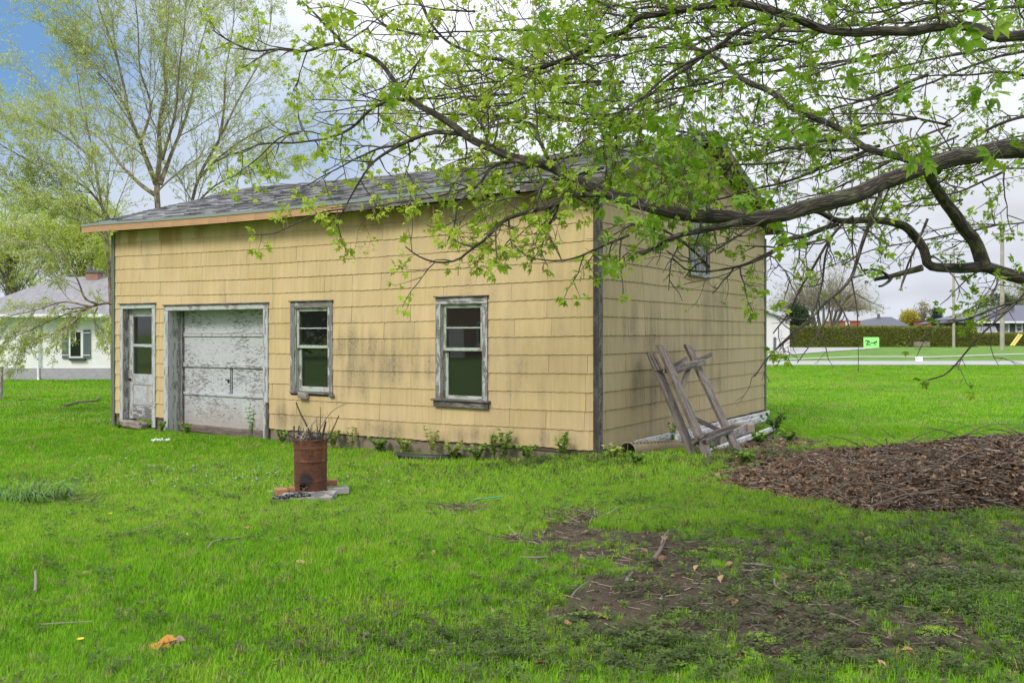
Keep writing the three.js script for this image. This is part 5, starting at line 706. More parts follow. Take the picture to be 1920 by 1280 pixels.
{
  rnd = makeRng(500);
  const near = [0, 1, 2].map((k) => bladesGeo(15, 0.034, 0.062, 0.0042, 510 + k, 0.7)), mid = [0, 1].map((k) => bladesGeo(22, 0.075, 0.065, 0.007, 520 + k, 0.6)), far = [0, 1].map((k) => bladesGeo(30, 0.26, 0.075, 0.018, 530 + k, 0.6));
  const grassCol = (X, D) => { const n = fbm(X * 0.6 + 7, D * 0.6, 3) * 0.7 + 0.3 * fbm(X * 0.12 + 30, D * 0.45, 3), f = fbm(X * 2.6, D * 2.6 + 40, 3), g = fbm(X * 0.1 + 5, D * 0.35 + 2, 4); let c = mix3([0.120, 0.31, 0.010], [0.28, 0.53, 0.022], clamp(n * 0.8 + f * 0.6 - 0.2 + rr(-0.25, 0.25))); c = mix3(c, [0.33, 0.50, 0.06], sstep(0.42, 0.68, g) * 0.45); if (f > 0.6) c = mix3(c, [0.34, 0.52, 0.035], (f - 0.6) * 3); if (rnd() < 0.06) c = [0.42, 0.36, 0.15]; return c; };
  const lists = [[], [], [], [], [], [], []];
  const cell = (D0, D1, step, put) => { for (let D = D0; D < D1; D += step) { const half = D * 0.60 + 0.4; for (let X = -half; X < half; X += step) { const x = X + rr(0, step), d = D + rr(0, step); if (inGarage(x, d) || nearBarrel(x, d) || inPile(x, d)) continue; put(x, d); } } };
  cell(3.5, 9.5, 0.033, (X, D) => { const b = bareAt(X, D), w = weedAt(X, D); const tq = sstep(0.56, 0.72, fbm(X * 3.3 + 70, D * 3.3, 3)); if (rnd() < b * (1.06 - 0.75 * tq) - 0.02 || rnd() < w * (0.88 - 0.5 * tq)) return; const clumpN = fbm(X * 1.4 + 3, D * 1.4 + 8, 3), s = (0.55 + 0.95 * clumpN) * (1 - 0.35 * b) * rr(0.75, 1.2); lists[Math.floor(rnd() * 3)].push([pose(V(X, ground(X, D), -D), rr(-0.15, 0.15), rr(0, 6.28), rr(-0.15, 0.15), s, s * rr(0.85, 1.25), s), grassCol(X, D)]); });
  cell(9.5, 18, 0.072, (X, D) => { const b = bareAt(X, D), w = weedAt(X, D); if (rnd() < b * 1.05 || rnd() < w * 0.45) return; const s = (0.6 + 0.8 * fbm(X * 1.1 + 3, D * 1.1, 3)) * rr(0.8, 1.2); lists[3 + Math.floor(rnd() * 2)].push([pose(V(X, ground(X, D), -D), 0, rr(0, 6.28), 0, s, s * rr(0.8, 1.25), s), grassCol(X, D)]); });
  cell(18, 46, 0.24, (X, D) => { if (X > 2 && D > 43.2) return; const s = rr(0.75, 1.25); lists[5 + Math.floor(rnd() * 2)].push([pose(V(X, ground(X, D), -D), 0, rr(0, 6.28), 0, s, s * rr(0.6, 1.05), s), grassCol(X, D)]); });
  [...near, ...mid, ...far].forEach((g, k) => { tag(inst('grass', g, mGrass, lists[k], scene), ['short bright green lawn grass in the foreground', 'fine lawn grass in the foreground', 'thin lawn grass in the foreground', 'lawn grass around the garage', 'lawn grass beside the garage', 'mown lawn stretching to the road', 'mown lawn beyond the garage'][k], 'grass'); });
  // broad-leaved ground weeds: flat rosettes, dark green to purplish
  const ros = (n, seed, up) => { rnd = makeRng(seed); const m = new MB(); for (let k = 0; k < n; k++) { const a = rr(0, 6.28), h = rr(0, up), q = rr(0, 0.02), d = V(Math.cos(a), rr(0.05, 0.7), Math.sin(a)).normalize(), s = V(-d.z, 0, d.x).normalize(), p = V(d.x * q, h, d.z * q), L = rr(0.012, 0.026); const A = p, B = p.clone().addScaledVector(d, L * 0.5).addScaledVector(s, L * 0.36), C = p.clone().addScaledVector(d, L).add(V(0, -L * 0.15, 0)), E = p.clone().addScaledVector(d, L * 0.5).addScaledVector(s, -L * 0.36); m.tri(A, B, C); m.tri(A, C, E); } return m.geo(); };
  const R = [ros(16, 541, 0.03), ros(22, 542, 0.055)], wl = [[], []]; rnd = makeRng(545);
  cell(3.5, 12.5, 0.034, (X, D) => { const w = weedAt(X, D), b = bareAt(X, D); if (rnd() > w * 0.95 + 0.05 || rnd() < b * 0.72) return; const t = rnd(), pur = clamp(fbm(X * 1.3 + 60, D * 1.3, 3) * 1.5 - 0.4); wl[t < 0.5 ? 0 : 1].push([pose(V(X, ground(X, D), -D), 0, rr(0, 6.28), 0, rr(0.7, 1.5)), t < 0.14 ? [0.16, 0.28, 0.03] : mix3(mix3([0.055, 0.090, 0.022], [0.115, 0.165, 0.045], rnd()), [0.085, 0.062, 0.045], clamp(pur * 1.3) * rnd())]); });
  R.forEach((g, k) => tag(inst('ground_weeds', g, mGrass, wl[k], scene), ['low dark green and purplish weeds among the grass', 'taller dark weeds among the grass'][k], 'weeds'));
  // crumbs of soil, bits of twig and dead leaf on the bare ground
  const crumb = new THREE.IcosahedronGeometry(0.5, 0); { const p = crumb.attributes.position; for (let k = 0; k < p.count; k++) p.setXYZ(k, p.getX(k) * (0.8 + 0.4 * hash2(Math.round(p.getX(k) * 9), Math.round(p.getY(k) * 9))), p.getY(k) * 0.6, p.getZ(k) * 0.9); crumb.computeVertexNormals(); }
  const cr = []; rnd = makeRng(546); cell(3.6, 12, 0.05, (X, D) => { const b = bareAt(X, D); if (rnd() > b * 0.9) return; const s = Math.pow(rnd(), 3) * 0.032 + 0.006; cr.push([pose(V(X, ground(X, D) + s * 0.12, -D), rr(0, 6), rr(0, 6), rr(0, 6), s), mix3([0.035, 0.025, 0.017], [0.14, 0.10, 0.065], rnd())]); }); tag(inst('soil_crumbs', crumb, std({ roughness: 1 }), cr, scene), 'dark crumbs of soil on the bare patches', 'soil');
  const ms = [], mossSpots = [[1605, 1098, 26, 7], [1502, 1126, 20, 7], [1450, 1200, 46, 13], [1372, 1208, 18, 6], [1330, 1038, 60, 9], [1180, 1040, 50, 7], [1760, 1186, 40, 8], [1850, 985, 60, 8], [270, 1035, 46, 6], [60, 1040, 70, 7], [1640, 1250, 30, 8], [1100, 1160, 40, 8], [1560, 1010, 50, 7]]; rnd = makeRng(553); for (const [x, y, rx, ry] of mossSpots) for (let k = 0; k < rx * ry * 1.6; k++) { const a = rr(0, 6.28), q = Math.pow(rnd(), 0.7), p = onGround(x + Math.cos(a) * q * rx * 1.25, y + Math.sin(a) * q * ry * 1.25), s = rr(0.005, 0.015); if (fbm(p.x * 9 + 4, p.z * 9, 3) < 0.40 + 0.22 * q) continue; ms.push([pose(p.add(V(0, 0.012 + 0.018 * (1 - q), 0)), rr(0, 6), rr(0, 6), 0, s), mix3([0.10, 0.19, 0.015], [0.23, 0.34, 0.03], rnd())]); } tag(inst('moss', crumb, std({ roughness: 1 }), ms, scene), 'bright yellow green moss cushions in the thin grass', 'moss');
  const bit = new MB().box(1, 0.09, 0.10).geo(), bl = []; rnd = makeRng(547); cell(3.6, 13, 0.075, (X, D) => { const b = bareAt(X, D) + weedAt(X, D) * 0.25; if (rnd() > b * 0.5 + 0.03) return; const L = rr(0.025, 0.13), th = rr(0.3, 0.9); bl.push([pose(V(X, ground(X, D) + 0.010, -D), rr(0, 6), rr(0, 6.28), rr(-0.15, 0.15), L, Math.min(L, 0.06) * th, Math.min(L, 0.06) * th), mix3([0.10, 0.075, 0.055], [0.36, 0.30, 0.23], rnd())]); }); tag(inst('twig_litter', bit, std({ roughness: 1 }), bl, scene), 'small broken twig bits scattered over soil and grass', 'twig litter');
  const dead = (() => { const m = new MB(); rnd = makeRng(3); leafletInto(m, V(0, 0, -0.5), V(0, 0.15, 1).normalize(), V(0, 1, 0), 1, 0.42, 0.35); return m.geo(); })(), dl = []; rnd = makeRng(548);
  cell(3.7, 15, 0.11, (X, D) => { const [x, y] = toPx(X, D); let k = 0.012 + bareAt(X, D) * 0.06 + weedAt(X, D) * 0.02; k += 0.6 * Math.exp(-(((x - 230) / 90) ** 2) - (((y - 834) / 9) ** 2)) + 0.12 * Math.exp(-(((x - 900) / 380) ** 2) - (((y - 862) / 16) ** 2)) + 0.45 * Math.exp(-(((x - 1430) / 110) ** 2) - (((y - 850) / 30) ** 2)) + 0.14 * Math.exp(-(((x - 530) / 100) ** 2) - (((y - 830) / 20) ** 2)); if (rnd() > k) return; dl.push([pose(V(X, ground(X, D) + 0.012 + rnd() * 0.02, -D), rr(-0.7, 0.7), rr(0, 6.28), rr(-0.7, 0.7), rr(0.03, 0.075)), mix3([0.20, 0.115, 0.055], [0.52, 0.36, 0.19], rnd())]); }); tag(inst('leaf_litter', dead, mGrass, dl, scene), 'small dry brown leaf scraps lying over the lawn', 'leaf litter');
  const fl = new MB(); rnd = makeRng(9); for (let k = 0; k < 5; k++) { const a = k * 1.2566; fl.tri(V(0, 0, 0), V(Math.cos(a - 0.4), 0.25, Math.sin(a - 0.4)), V(Math.cos(a + 0.4), 0.25, Math.sin(a + 0.4))); } const fll = []; rnd = makeRng(550); for (let k = 0; k < 230; k++) { const x = 420 + (rnd() + rnd() + rnd() - 1.5) * 300, y = 893 + (rnd() - 0.5) * 55; if (x > 530 && x < 640) continue; const p = onGround(x, y); fll.push([pose(p.add(V(0, rr(0.04, 0.07), 0)), rr(-0.5, 0.9), 0, rr(-0.5, 0.5), rr(0.008, 0.014)), mix3([0.34, 0.37, 0.58], [0.52, 0.54, 0.70], rnd())]); } tag(inst('small_flowers', fl.geo(), mGrass, fll, scene), 'tiny pale blue flowers sprinkled on the lawn left of the barrel', 'flowers');
}

// ---------------------------------------------------------------- rusty burn barrel on its slab, with brushwood, bricks and ash
{
  rnd = makeRng(601); const c = barrelAt, s = -c.z / F, Rr = 31 * s, H = 108 * s;
  const rust = colorTex(1024, 512, (u, v) => { const a = fbm(u * 14, v * 9, 5, 14, 0), b = fbm(u * 60, v * 40, 3, 60, 0), st = fbm(u * 30, v * 3 + 4, 3, 30, 0); let q = mix3([0.062, 0.026, 0.018], [0.165, 0.060, 0.026], clamp(a * 0.9 + b * 0.5 - 0.25)); q = mix3(q, [0.24, 0.095, 0.03], sstep(0.5, 0.72, st) * sstep(0.62, 0.95, v + (a - 0.5) * 0.3) * 0.8); const su = (u - 0.735) / 0.085, sv = (v - 0.30) / 0.19, soot = sstep(0.35, 0.75, Math.exp(-su * su - sv * sv) * 1.1 + (a - 0.5) * 0.5 + (b - 0.5) * 0.35); q = mix3(q, [0.022, 0.019, 0.018], soot * 0.92); return q.map((k) => k * (0.75 + 0.5 * b)); });
  const mRust = std({ map: rust, roughness: 0.95, bumpMap: rep(grainTex, 3, 1), bumpScale: 0.003, side: THREE.DoubleSide });
  const b = thing('burn_barrel', 'rusty brown burn barrel with a scorched hole near its foot', 'barrel', c, 0), prof = (v) => Rr * (0.985 + 0.02 * Math.exp(-(((v - 0.985) / 0.018) ** 2)) + 0.035 * Math.exp(-(((v - 0.635) / 0.022) ** 2)) + 0.03 * Math.exp(-(((v - 0.86) / 0.02) ** 2)) + 0.02 * Math.exp(-(((v - 0.30) / 0.02) ** 2)) - 0.025 * (1 - v) * (u0(v))); function u0() { return 1; }
  const m = new MB(), NU = 96, NV = 72, hole = (u, v) => { const x = (u - 0.725) / 0.05, y = (v - 0.20) / 0.075; return x * x + y * y + (vnoise(u * 40, v * 30) - 0.5) * 0.9 < 1; };
  const id = [], pt = (i, j, k) => { const u = i / NU, v = j / NV, a = u * 2 * Math.PI, r = prof(v) - k; return V(Math.cos(a) * r, v * H, -Math.sin(a) * r); };
  for (const k of [0, 0.004]) for (let j = 0; j < NV; j++) for (let i = 0; i < NU; i++) { if (hole((i + 0.5) / NU, (j + 0.5) / NV)) continue; const q = [[i, j], [i + 1, j], [i + 1, j + 1], [i, j + 1]].map(([x, y]) => { const a = x / NU * 2 * Math.PI, dr = (prof(y / NV + 0.004) - prof(y / NV - 0.004)) / (0.008 * H); return m.v(pt(x, y, k), V(Math.cos(a), -dr, -Math.sin(a)).normalize().multiplyScalar(k ? -1 : 1), x / NU, y / NV); }); k ? m.i.push(q[0], q[2], q[1], q[0], q[3], q[2]) : m.i.push(q[0], q[1], q[2], q[0], q[2], q[3]); }
  part('drum', m, mRust, b); const rim = new THREE.TorusGeometry(Rr * 0.995, 0.006, 8, 64); rim.rotateX(Math.PI / 2); part('rim', rim, mRust, b).position.y = H;
  part('ash_fill', new MB().add(new THREE.CylinderGeometry(Rr * 0.95, Rr * 0.95, 0.02, 24), TR(0, H * 0.86, 0)), mDark, b); part('scorched_twigs', (() => { const t = new MB(); for (let k = 0; k < 60; k++) { const a = randDir().multiplyScalar(0.08), p = V(-0.02 + rr(-0.06, 0.06), H * rr(0.10, 0.28), Rr * rr(0.3, 0.93)); a.z = Math.min(0.2, Math.abs(a.z)) * -1; t.tube([p, p.clone().add(a)], [0.004, 0.003], 4, undefined, false); } return t; })(), std({ color: rgb(0.14, 0.095, 0.06) }), b).userData.kind = 'stuff';
  // brushwood standing in it
  const px = (x, y, dz = 0) => V((x - 582) * s, H + (822 - y) * s, dz), top = c.clone(); const mStick = std({ color: rgb(0.05, 0.04, 0.033) }), mStick2 = std({ color: rgb(0.10, 0.075, 0.056) });
  const stick = (pts, r0, r1, label, mat = mStick) => solo('stick', (() => { const P = smooth(pts.map((q) => px(...q).add(top)), 12); return new MB().tube(P, P.map((_, k) => lerp(r0, r1, k / 12) * (1 + 0.15 * (vnoise(k * 1.7, r0 * 999) - 0.5))), 7, undefined, true, 0.3); })(), mat, label, 'stick');
  stick([[592, 840, 0], [575, 795, 0.02], [564, 774, 0.02], [556, 753, 0.03]], 0.0115, 0.007, 'tall dark stick leaning left out of the rusty barrel'); stick([[600, 836, 0.03], [606, 812, 0.03], [612, 788, 0.04]], 0.013, 0.010, 'short thick charred stick in the middle of the barrel'); stick([[612, 826, 0], [622, 808, 0], [635, 778, 0]], 0.009, 0.006, 'straight stick leaning right out of the barrel', mStick2); stick([[553, 838, 0.03], [552, 815, 0.03], [552, 797, 0.03]], 0.010, 0.009, 'stubby stick at the left rim of the barrel', mStick2); stick([[556, 838, -0.03], [558, 815, -0.03], [559, 798, -0.03]], 0.008, 0.007, 'second stubby stick behind the left rim of the barrel'); stick([[598, 840, 0], [600, 795, 0], [601, 775, 0], [600, 761, 0]], 0.006, 0.003, 'upright thin stick at the barrel centre'); stick([[598, 808, 0.02], [610, 786, 0.02], [628, 766, 0.03], [655, 753, 0.03]], 0.0045, 0.0025, 'long curved twig arching right from the barrel', mStick2); stick([[562, 838, 0.1], [572, 812, 0.12], [592, 785, 0.12]], 0.005, 0.004, 'pale dry stalk slanting across the barrel mouth', std({ color: rgb(0.52, 0.47, 0.42) }));
  const bw = new MB(); for (let k = 0; k < 230; k++) { const a = px(rr(553, 611), rr(820, 836), rr(-Rr * 0.8, Rr * 0.95)); if (Math.hypot(a.x, a.z) > Rr * 0.96) continue; const d = V(rr(-1, 1), rr(0.1, 1.1), rr(-0.8, 0.8)).normalize(), L = rr(0.04, 0.17), e = a.clone().addScaledVector(d, L), g = rnd(); bw.tube([a, a.clone().lerp(e, 0.5).add(randDir().multiplyScalar(0.012)), e].map((p) => p.add(top)), [rr(0.0022, 0.0055), 0.003, 0.0018], 4, g < 0.15 ? [0.40, 0.36, 0.34] : g < 0.65 ? [0.045, 0.033, 0.027] : [0.09, 0.064, 0.05], false); }
  for (let k = 0; k < 14; k++) { const a = px(rr(570, 612), 820, rr(-0.05, 0.1)), P = smooth([a, a.clone().add(V(rr(-0.06, 0.08), rr(0.08, 0.16), 0)), a.clone().add(V(rr(-0.12, 0.16), rr(0.14, 0.30), 0))], 6).map((p) => p.add(top)); bw.tube(P, P.map((_, j) => 0.0028 - 0.0003 * j), 4, [0.12, 0.085, 0.065], false); }
  solo('brushwood', bw, std({ vertexColors: true }), 'tangle of fine dry twigs filling the rusty barrel', 'brushwood', null, 'stuff');
  // slab pieces, bricks, ash
  const mSlab = std({ map: colorTex(256, 256, (u, v) => { const a = fbm(u * 10, v * 10, 5, 10, 10), k = 0.8 + 0.4 * a; return mix3([0.33 * k, 0.315 * k, 0.29 * k], [0.09, 0.085, 0.075], sstep(0.46, 0.62, a) * 0.85); }) }), mBrick = std({ map: colorTex(256, 256, (u, v) => { const a = fbm(u * 18, v * 18, 4, 18, 18), k = 0.75 + 0.5 * a; return [0.36 * k, 0.175 * k, 0.085 * k]; }), bumpMap: rep(barkBump, 2, 2), bumpScale: 0.002 });
  const put = (name, x, y, w, h, d, ry, mat, label, cat, lift = 0) => { const p = onGround(x, y), m2 = new MB().box(w, h, d, pose(V(p.x, p.y + h / 2 + lift, p.z), rr(-0.03, 0.03), ry, rr(-0.04, 0.04), 1), undefined, 0.006); { const P = m2.p; for (let k = 0; k < P.length; k += 3) { const f = 0.006; P[k] += (vnoise(P[k] * 40, P[k + 2] * 40) - 0.5) * f; P[k + 1] += (vnoise(P[k] * 30 + 9, P[k + 2] * 30) - 0.5) * f; } } return solo(name, m2, mat, label, cat); };
  put('concrete_slab', 575, 938, 0.58, 0.065, 0.34, 0.05, mSlab, 'cracked pale concrete slab under the barrel and ash', 'slab'); put('concrete_piece', 632, 930, 0.24, 0.07, 0.15, 0.35, mSlab, 'white broken concrete piece right of the barrel, under a brick', 'concrete piece', 0.03); put('concrete_piece', 512, 928, 0.10, 0.05, 0.08, 0.3, mSlab, 'small pale concrete lump at the far left of the slab', 'concrete piece'); put('concrete_piece', 548, 940, 0.20, 0.03, 0.08, -0.05, mSlab, 'flat concrete strip before the ash heap', 'concrete piece', 0.055);
  put('brick', 527, 936, 0.12, 0.065, 0.16, 0.35, mBrick, 'orange brick lying end on, left of the barrel', 'brick', 0.05); put('brick', 562, 932, 0.235, 0.05, 0.09, 0.04, mBrick, 'long brown brick lying across the front of the barrel', 'brick', 0.065); put('brick', 617, 927, 0.17, 0.062, 0.10, 0.28, mBrick, 'orange brick on white concrete, right of the barrel', 'brick', 0.10);
  const heap = (x, y, r, n, label) => { const p = onGround(x, y), a = new MB(), g = new THREE.IcosahedronGeometry(1, 0); for (let k = 0; k < n; k++) { const q = rr(0, 6.28), d = Math.sqrt(rnd()) * r, sz = rr(0.006, 0.018), t = rnd(), cc = t < 0.7 ? [0.014, 0.014, 0.016] : [0.16, 0.155, 0.15]; a.add(g, pose(V(p.x + Math.cos(q) * d * 1.5, p.y + 0.07 + (r - d) * 0.34 * rnd(), p.z + Math.sin(q) * d * 0.6), rr(0, 6), rr(0, 6), 0, sz, sz * 0.7, sz), cc); } solo('ash_heap', a, std({ vertexColors: true, roughness: 0.8 }), label, 'ash', null, 'stuff'); }; heap(560, 941, 0.085, 170, 'black charcoal and ash before the front brick'); heap(572, 926, 0.07, 120, 'black charcoal heap spilling from the barrel hole'); heap(525, 946, 0.06, 90, 'grey ash spread at the front edge of the slab');
}
// ---------------------------------------------------------------- broken picnic bench frame leaning on the gable
{
  rnd = makeRng(620); const b = thing('bench_frame', 'broken brown wooden bench frame leaning against the gable wall', 'bench', onGround(1330, 858)), o = b.position.clone(); const mB = std({ map: peelTex(41.2, [0.125, 0.10, 0.082], [0.19, 0.158, 0.135], 0.5), bumpMap: woodBump, bumpScale: 0.003 });
  const A = (x, y, D) => at(x, y, D), side = V().subVectors(A(1382, 843, 12.55), A(1330, 857, 11.9)).normalize(); const pl = (name, p, q, w, t, sd = side, l, m = mB) => { const g = part(name, new MB().plank(A(...p), A(...q), w, t, sd, undefined, 0.005), m, b, l); g.position.copy(o).negate(); return g; };
  pl('seat_plank', [1302, 857, 12.0], [1221, 663, 13.38], 0.18, 0.042); pl('seat_plank', [1330, 862, 11.85], [1239, 649, 13.35], 0.165, 0.055); pl('seat_plank', [1383, 846, 12.6], [1290, 649, 14.5], 0.165, 0.05);
  for (let k = 0; k < 3; k++) pl('slat', [1231 + k * 5.5, 696 - k * 1.2, 13.02], [1215.5 + k * 6, 664 - k * 0.5, 13.24], 0.040, 0.022);
  const up = V(0, 1, 0), nrm = V(0.846, 0.5, 0.53).normalize(); const mBp = std({ map: peelTex(47.2, [0.17, 0.14, 0.122], [0.29, 0.25, 0.225], 0.55) });
  pl('cross_bar', [1245, 694, 13.02], [1322, 678, 14.1], 0.09, 0.035, up, null, mBp); pl('brace', [1250, 691, 13.0], [1288, 671, 13.6], 0.06, 0.03, up, 'dark broken brace', mWoodDark); pl('brace', [1296, 681, 13.95], [1334, 664, 14.5], 0.065, 0.035, up, null, mB); pl('brace', [1294, 684, 13.85], [1277, 729, 13.1], 0.075, 0.035, V(1, 0, 0)); pl('brace', [1262, 700, 13.05], [1318, 680, 14.1], 0.05, 0.03, up, null, mWoodDark);
  pl('cross_bar', [1312, 822, 12.05], [1373, 802, 12.95], 0.09, 0.04, up, null, mB); pl('cross_bar', [1322, 828, 12.0], [1370, 808, 12.9], 0.05, 0.05, up, null, mWoodDark); pl('brace', [1302, 784, 12.5], [1349, 806, 12.85], 0.06, 0.03, up); pl('block', [1299, 833, 12.0], [1309, 824, 11.98], 0.12, 0.05); pl('block', [1310, 822, 11.96], [1323, 813, 11.98], 0.06, 0.05);
}
// ---------------------------------------------------------------- perforated drum or pipe and boards along the foot of the gable
{
  rnd = makeRng(630); const tex = colorTex(1024, 256, (u, v) => { const a = fbm(u * 18, v * 9, 5, 18, 9), k = 0.8 + 0.5 * a; const row = [0.18, 0.34, 0.62, 0.86].some((r) => Math.abs(v - r) < 0.022), hx = (u * 14) % 1; const hole = row && Math.abs(hx - 0.5) < 0.26; return [0.19 * k, 0.15 * k, 0.085 * k, hole ? 0 : 1]; });
  const p0 = at(1177, 847, 11.95), p1 = at(1268, 841, 13.0), n = 40, m = new MB(), ax = V().subVectors(p1, p0), L = ax.length(); ax.normalize(); const e1 = V().crossVectors(ax, UPV).normalize(), e2 = V().crossVectors(e1, ax), R = 0.128, g = thing('perforated_pipe', 'tan perforated pipe lying on the grass at the near garage corner', 'pipe', p0.clone().add(V(0, -R, 0)));
  for (const r of [R, R - 0.008]) for (let k = 0; k < n; k++) { const Q = (a, f) => p0.clone().addScaledVector(ax, L * f).addScaledVector(e1, Math.cos(a) * r).addScaledVector(e2, Math.sin(a) * r), a0 = k / n * 6.2832, a1 = (k + 1) / n * 6.2832, N = (a) => V().addScaledVector(e1, Math.cos(a)).addScaledVector(e2, Math.sin(a)).multiplyScalar(r === R ? 1 : -1); const id = [[a0, 0], [a1, 0], [a1, 1], [a0, 1]].map(([a, f]) => m.v(Q(a, f), N(a), f, a / 6.2832)); r === R ? m.i.push(id[0], id[2], id[1], id[0], id[3], id[2]) : m.i.push(id[0], id[1], id[2], id[0], id[2], id[3]); }
  const q = part('pipe_wall', m, std({ map: tex, alphaTest: 0.5, roughness: 0.9, side: THREE.DoubleSide }), g); q.position.copy(g.position).negate(); const rg = new MB(), ring = []; for (let k = 0; k <= n; k++) { const a = k / n * 6.2832; ring.push(p0.clone().addScaledVector(e1, Math.cos(a) * (R - 0.003)).addScaledVector(e2, Math.sin(a) * (R - 0.003))); } rg.tube(ring, ring.map(() => 0.008), 6, undefined, false); const rq = part('end_ring', rg, std({ color: rgb(0.24, 0.20, 0.14) }), g); rq.position.copy(g.position).negate(); const st = new MB().plank(p0.clone().addScaledVector(e2, R - 0.005), p0.clone().addScaledVector(e2, -R + 0.005), 0.012, 0.012, e1); const sq = part('end_strut', st, std({ color: rgb(0.12, 0.10, 0.08) }), g); sq.position.copy(g.position).negate();
  const wb = (a, b, w, t, mat, label, side = UPV) => solo('loose_board', new MB().plank(at(...a), at(...b), w, t, side, undefined, 0.004), mat, label, 'board');
  const mW = std({ map: peelTex(51.7, [0.26, 0.24, 0.22], [0.66, 0.66, 0.66], 0.72), bumpMap: woodBump, bumpScale: 0.003 });
  wb([1190, 832, 12.75], [1442, 774, 18.3], 0.09, 0.03, mW, 'long thin white board at the foot of the gable, closest to the wall'); wb([1268, 822, 13.35], [1436, 784, 17.7], 0.10, 0.05, mW, 'thick white flaking board lying second from the gable wall'); wb([1262, 842, 12.75], [1405, 815, 15.4], 0.12, 0.03, mWoodGrey, 'bare grey board under the bench frame'); wb([1318, 852, 12.35], [1456, 801, 17.2], 0.08, 0.05, mW, 'white narrow board lying outermost in the leaf litter'); wb([1352, 826, 13.6], [1398, 803, 15.3], 0.14, 0.03, mWoodGrey, 'short grey board crossing the white boards');
  const rb = new MB(); rb.box(0.55, 0.16, 0.22, pose(at(1385, 802, 15.6), 0.05, -0.9, 0.05, 1), undefined, 0.02); solo('concrete_lump', rb, std({ map: concreteTex, color: rgb(1.3, 1.35, 1.4) }), 'crumbling pale concrete lump between the loose boards', 'concrete');
  const bp = smooth([onGround(742, 859), onGround(785, 863), onGround(830, 864), onGround(862, 860)].map((p) => p.add(V(0, 0.05, 0))), 40); solo('black_pipe', new MB().tube(bp, bp.map((_, k) => k % 2 ? 0.05 : 0.042), 10, undefined, true), std({ color: rgb(0.022, 0.022, 0.026), roughness: 0.5 }), 'black corrugated plastic pipe lying below the near window', 'pipe');
  const ws = new MB(), wp = onGround(301, 830); for (let k = 0; k < 9; k++) ws.add(new THREE.IcosahedronGeometry(1, 1), pose(V(wp.x + (k - 4) * 0.035, wp.y + 0.035 + (k % 3) * 0.008, wp.z + rr(-0.03, 0.03)), rr(0, 6), rr(0, 6), 0, rr(0.03, 0.05), rr(0.012, 0.028), rr(0.02, 0.05))); solo('white_scrap', ws, flat(0.7, 0.69, 0.66), 'crumpled white scrap on the grass before the garage door', 'scrap');
  const gs = [onGround(888, 950), onGround(946, 943)].map((p) => p.add(V(0, 0.07, 0))); solo('green_stake', new MB().tube(gs, [0.007, 0.005], 6, undefined, true), flat(0.07, 0.36, 0.22), 'thin turquoise green stake lying in the lawn', 'stake');
  const ds = new MB().box(0.62, 0.14, 0.2, TR(-9.98, -0.14, 0.10).multiply(new THREE.Matrix4().makeRotationZ(-0.05)), undefined, 0.03); const dso = solo('door_step', ds, std({ map: peelTex(61.3, [0.20, 0.15, 0.125], [0.30, 0.25, 0.22], 0.5) }), 'rounded brown step block before the narrow door', 'step'); dso.position.copy(shed.position); dso.rotation.y = shed.rotation.y;
}
